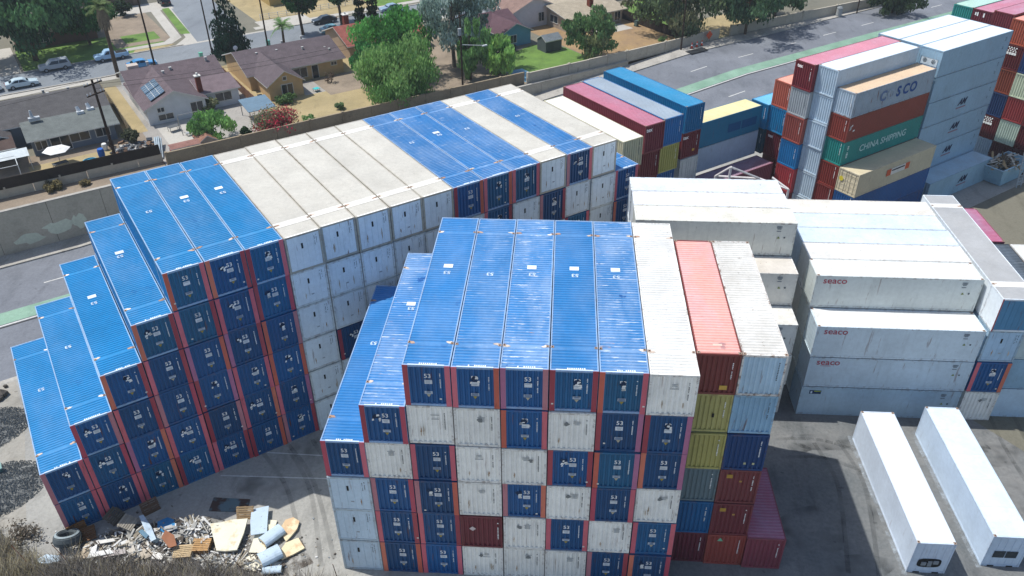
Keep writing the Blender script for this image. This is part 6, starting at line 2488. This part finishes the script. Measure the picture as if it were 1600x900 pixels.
for i, (x0, y0, x1, y1, r, lab) in enumerate([(410, 848, 440, 826, .42, 'rolled grey blue insulation mat, upper of two'), (406, 876, 438, 860, .48, 'rolled grey blue insulation mat, lower and thicker one'),
                                              (410, 892, 440, 889, .24, 'crumpled whitish roll at the brush edge')]):
    p, q = at(x0, y0, r), at(x1, y1, r)
    t = thing('insulation_roll', lab, 'roll', p.lerp(q, .5), 0)
    d = (q - p) / 2
    u = Vector((-d.y, d.x, 0)).normalized()

    def shell(r0, r1, a0, a1, sag, n=18):
        m = MB()
        for k in range(n):
            f, g = a0 + (a1 - a0) * k / n, a0 + (a1 - a0) * (k + 1) / n
            def pt(e, rr, fl):
                w = rr * (1 + .06 * math.sin(3 * fl))
                return e + u * (w * math.cos(fl) * 1.15) + Vector((0, 0, w * math.sin(fl) * sag - r * (1 - sag)))
            m.quad(pt(-d, r1, f), pt(d, r1, f), pt(d, r1, g), pt(-d, r1, g))
            m.quad(pt(-d, r0, g), pt(d, r0, g), pt(d, r0, f), pt(-d, r0, f))
            m.quad(pt(-d, r0, f), pt(-d, r1, f), pt(-d, r1, g), pt(-d, r0, g))
            m.quad(pt(d, r0, g), pt(d, r1, g), pt(d, r1, f), pt(d, r0, f))
        return m
    obj('sheet', shell(r * .9, r, R(-75), R(255), .85).mesh('sheet', MT['bluew'], True), t)
    obj('core', shell(r * .5, r * .8, R(20), R(310), .8).mesh('core', MT['foam'], True), t)
# broken boards and plaster: nobody could count them
b = MB()
MDS = [mat_flat('debris_pale', 'aaa79f', .9, .2, 3), mat_flat('debris_white', 'c6c5c1', .9, .15, 3), mat_flat('debris_tan', '8b8272', .9, .25, 3), mat_flat('debris_dark', '4c4640', .9, .3, 3), mat_flat('debris_grey', '7f8486', .9, .2, 3)]
zones = [(165, 860, 36, 8, 110, .3), (215, 850, 30, 14, 120, .3), (302, 830, 22, 9, 190, .6), (268, 858, 30, 10, 120, .25), (345, 876, 28, 6, 120, .15), (400, 882, 26, 7, 80, .15), (250, 838, 34, 12, 110, .3), (312, 842, 16, 9, 90, .4), (230, 864, 60, 8, 160, .15)]
for (px, py, sx, sy, n, hh) in zones:
    for k in range(n):
        x, y = rY.gauss(px, sx * .55), rY.gauss(py, sy * .6)
        if y > 893 or y < 800:
            continue
        c = at(x, y, 0)
        M = Matrix.Translation(Vector((c.x, c.y, rY.uniform(.03, hh)))) @ Euler((rY.uniform(-.5, .5), rY.uniform(-.5, .5), rY.uniform(0, 6.3))).to_matrix().to_4x4()
        b.cur = rY.choice([0, 0, 1, 1, 2, 2, 3, 4])
        if rY.random() < .72:
            l, w, hq = rY.uniform(.15, .85), rY.uniform(.02, .07), rY.uniform(.008, .03)
        else:
            l, w, hq = rY.uniform(.1, .38), rY.uniform(.08, .28), rY.uniform(.006, .02)
        b.box(-l, l, -w, w, -hq, hq, M)
stuff('debris', b.mesh('debris', MDS))
b = MB()
for k in range(1500):
    c = at(rY.gauss(285, 95), rY.gauss(856, 20), 0)
    s = rY.uniform(.015, .075)
    b.cur = rY.choice([0, 1, 2, 3, 4])
    M = Matrix.Translation(Vector((c.x, c.y, s * .5))) @ Euler((0, 0, rY.uniform(0, 6))).to_matrix().to_4x4()
    b.box(-s, s, -s * .7, s * .7, -s * .5, s * .5, M)
stuff('scattered_litter', b.mesh('scattered_litter', MDS))
# white sack, green box
board_thing('plastic_sack', 'white plastic sack lying at the brush below the tyre', [(58, 874), (72, 866), (92, 868), (94, 876), (78, 880), (62, 880)], .3, .3, 'c4cacc', 'sack', 'bluew')
t = thing('utility_box', 'small grey green metal box beside the gravel heaps', 'box', at(1, 748, 0), TH)
b = MB()
b.box(-.35, .35, -.3, .3, 0, 1.1)
obj('cabinet', b.mesh('cabinet', MT['obj']), t, color=hx('5d7a74'))
b = MB()
b.box(-.42, .42, -.36, .36, 1.1, 1.18)
obj('lid', b.mesh('lid', MT['obj']), t, color=hx('7d9a92'))

# dry brush along the near edge of the yard, with leaning fence posts in it
rg = np.random.default_rng(5)
line = [(-40, 800, 0), (0, 850, 0), (60, 882, 0), (130, 884, 0), (220, 882, 0), (300, 890, 0), (380, 900, 0), (470, 915, 0), (540, 925, 0)]
pts = np.array([[*at(x, y, 0)[:2]] for x, y, _ in line])
N = 34000
seg = rg.uniform(0, len(pts) - 1.001, N)
i0 = seg.astype(int)
f = (seg - i0)[:, None]
base = pts[i0] * (1 - f) + pts[i0 + 1] * f
dirv = pts[-1] - pts[0]
dirv = dirv / np.linalg.norm(dirv)
nrm = np.array([dirv[1], -dirv[0]])
off = rg.uniform(-.2, 5.0, N)
base = base + nrm[None] * off[:, None] + rg.normal(size=(N, 2)) * .25
hh = rg.uniform(.35, 1.25, N) * (1 + .45 * np.sin(seg * 5.0) * np.cos(seg * 2.3 + off))
ang = rg.uniform(0, 6.283, N)
lean = rg.uniform(.2, .9, N)
wv = np.stack([np.cos(ang), np.sin(ang)], 1)
sv = np.stack([-wv[:, 1], wv[:, 0]], 1) * .022
V = np.zeros((N, 3, 3))
V[:, 0, :2], V[:, 1, :2], V[:, 2, :2] = base - sv, base + sv, base + wv * (hh * lean)[:, None]
V[:, 2, 2] = hh
me = bpy.data.meshes.new('dry_brush')
me.vertices.add(3 * N)
me.vertices.foreach_set('co', V.ravel())
me.loops.add(3 * N)
me.loops.foreach_set('vertex_index', np.arange(3 * N, dtype=np.int32))
me.polygons.add(N)
me.polygons.foreach_set('loop_start', np.arange(0, 3 * N, 3, dtype=np.int32))
me.polygons.foreach_set('loop_total', np.full(N, 3, dtype=np.int32))
for c in ('8c857c', '746e66', '9a9070', '504b45'):
    me.materials.append(mat_leaf('dry_stalks_' + c, c, .3))
mi = rg.choice(4, N, p=[.4, .3, .14, .16])
mi[(seg < 2.4) & (rg.random(N) < .5)] = 2
me.polygons.foreach_set('material_index', mi.astype(np.int32))
me.update()
me.validate()
stuff('dry_grass', me)
lp = [(a[0] + nrm[0] * o_, a[1] + nrm[1] * o_) for a, o_ in [(p, .0) for p in pts]] + [(a[0] + nrm[0] * 7, a[1] + nrm[1] * 7) for a in pts[::-1]]
sheet('brush_ground', lp, .016, mat_ground('brush_soil', '6b5f4c', '857757', '40382c', False, scale=.4), 'B')
for i, (xa, ya, xb, yb) in enumerate([(48, 885, 8, 842), (112, 884, 78, 848), (176, 880, 156, 850), (248, 878, 226, 856), (328, 884, 310, 864), (384, 894, 366, 876), (526, 900, 521, 885)]):
    p = at(xa, ya, 0)
    q = at(xb, yb, 1.5)
    t = thing('fence_stake', ['thin dark stake in the brush below the gravel heaps', 'thin dark stake in the brush just below the lorry tyre', 'thin dark stake in the brush below the long pale plank', 'thin dark stake in the brush before the middle of the rubbish',
                              'thin dark stake in the brush below the piled pallets', 'thin dark stake in the brush beside the cream foam scrap', 'short dark stake at the foot of the front block corner'][i], 'stake', p, 0, 'leaning stakes along the dry brush')
    b = MB()
    d = Vector((q.x - p.x, q.y - p.y, 1.5))
    d = d.normalized() * 1.9
    b.tube((0, 0, 0), d, .03, .022, 6)
    obj('post', b.mesh('post', MT['rust']), t)
bush('leafless brown brush at the yard corner by the gravel', *to_a(at(40, 838)), .8, 1.6, ['6a5f50', '574d40'], 61, 700, .12, 16)
# faint marks on the yard
for k, (xa, ya, xb, yb) in enumerate([(418, 707, 505, 712), (345, 743, 512, 748)]):
    p, q = at(xa, ya), at(xb, yb)
    d = (q - p).normalized()
    s = Vector((-d.y, d.x, 0)) * .05
    b = MB()
    up = Vector((0, 0, .008))
    b.quad(p - s + up, q - s + up, q + s + up, p + s + up)
    struct('painted_line', b.mesh('painted_line', PAINT_W))

# dirt trodden in under the rubbish, oil and tyre marks, overspray round the two lone containers
def mat_mark(name, col, lo=.45, hi=.62, scale=1.2, most=.7):
    k = NT(name, .9, .15)
    k.color(hx(col))
    n1 = k.noise(k.pos(), scale, 5, .7)
    tr = k.n('ShaderNodeBsdfTransparent')
    mx = k.n('ShaderNodeMixShader')
    k.l(k.ramp(n1, [(lo, 0.0), (hi, most)]), mx.inputs[0])
    k.l(tr.outputs[0], mx.inputs[1])
    k.l(k.b.outputs[0], mx.inputs[2])
    k.l(mx.outputs[0], k.t.nodes['Material Output'].inputs['Surface'])
    return k.m


M_STAIN = mat_mark('trodden_dirt', '5a5148', .42, .62, .9, .75)
M_OIL = mat_mark('oil_stain', '26282a', .48, .7, .5, .42)
M_TYRE = mat_mark('tyre_mark', '2f3132', .3, .75, .5, .32)
M_SPRAY = mat_mark('white_overspray', 'aeb6bc', .4, .7, 1.0, .6)


def ground_poly(name, pts, z, mat):
    b = MB()
    b.poly([Vector((p.x, p.y, z)) for p in pts])
    return struct(name, b.mesh(name, mat))


ground_poly('dirt_stain', [at(x, y) for x, y in [(120, 850), (190, 822), (280, 812), (340, 806), (400, 850), (470, 840), (490, 880), (420, 910), (250, 885), (130, 880)][::-1]], .010, M_STAIN)
for k, (x, y, w, h) in enumerate([(1290, 690, 60, 14), (1400, 800, 46, 30), (1500, 700, 40, 24), (1560, 700, 50, 30), (1585, 790, 40, 40), (1270, 830, 60, 40), (1340, 890, 60, 24), (500, 705, 50, 20), (420, 760, 60, 16), (1235, 700, 30, 10)]):
    ground_poly('oil_stain', [at(x + w * math.cos(a) * (1 + .2 * math.sin(3 * a + k)), y - h * math.sin(a)) for a in [2 * PI * j / 16 for j in range(16)]], .009 + .0004 * k, M_OIL)
for k, pts in enumerate([[(1215, 700), (1300, 705), (1400, 760), (1440, 900)], [(1560, 640), (1590, 700), (1640, 780), (1700, 900)], [(1290, 690), (1330, 760), (1350, 900)], [(430, 700), (470, 760), (500, 880)], [(470, 695), (505, 760), (525, 880)]]):
    P = [at(x, y) for x, y in pts]
    b = MB()
    for off in (-.95, .95):
        prev = None
        for j in range(25):
            f = j / 24 * (len(P) - 1)
            i = min(int(f), len(P) - 2)
            p0, p1, p2, p3 = P[max(i - 1, 0)], P[i], P[i + 1], P[min(i + 2, len(P) - 1)]
            t_ = f - i
            c = .5 * ((2 * p1) + (p2 - p0) * t_ + (2 * p0 - 5 * p1 + 4 * p2 - p3) * t_ ** 2 + (3 * p1 - p0 - 3 * p2 + p3) * t_ ** 3)
            if prev is not None:
                dd = (c - prev).normalized()
                s = Vector((-dd.y, dd.x, 0))
                z = Vector((0, 0, .0145 + .0004 * k))
                b.quad(prev + s * (off - .16) + z, prev + s * (off + .16) + z, c + s * (off + .16) + z, c + s * (off - .16) + z)
            prev = c
    struct('tyre_marks', b.mesh('tyre_marks', M_TYRE))
for x0, y0 in ((36.55, 1.82), (41.55, 2.68)):
    b = MB()
    for (xa, xb, ya, yb) in ((x0 - .3, x0 + .05, y0 - .2, y0 + 12.5), (x0 + 2.38, x0 + 2.6, y0, y0 + 12.3), (x0 - .1, x0 + 2.5, y0 + 12.1, y0 + 12.5)):
        b.quad((xa, ya, .017), (xb, ya, .017), (xb, yb, .017), (xa, yb, .017))
    struct('overspray', b.mesh('overspray', M_SPRAY))
# ================================================================== thin haze volume, added to lift the shadows
b = MB()
b.box(-420, 520, -350, 520, -8, 47)
hz = bpy.data.materials.new('haze')
hz.use_nodes = True
hz.node_tree.nodes.clear()
vo = hz.node_tree.nodes.new('ShaderNodeOutputMaterial')
pv = hz.node_tree.nodes.new('ShaderNodeVolumePrincipled')
pv.inputs['Color'].default_value = (.86, .94, 1.0, 1)
pv.inputs['Density'].default_value = 0.00023
hz.node_tree.links.new(pv.outputs[0], vo.inputs['Volume'])
stuff('haze', b.mesh('haze', hz))
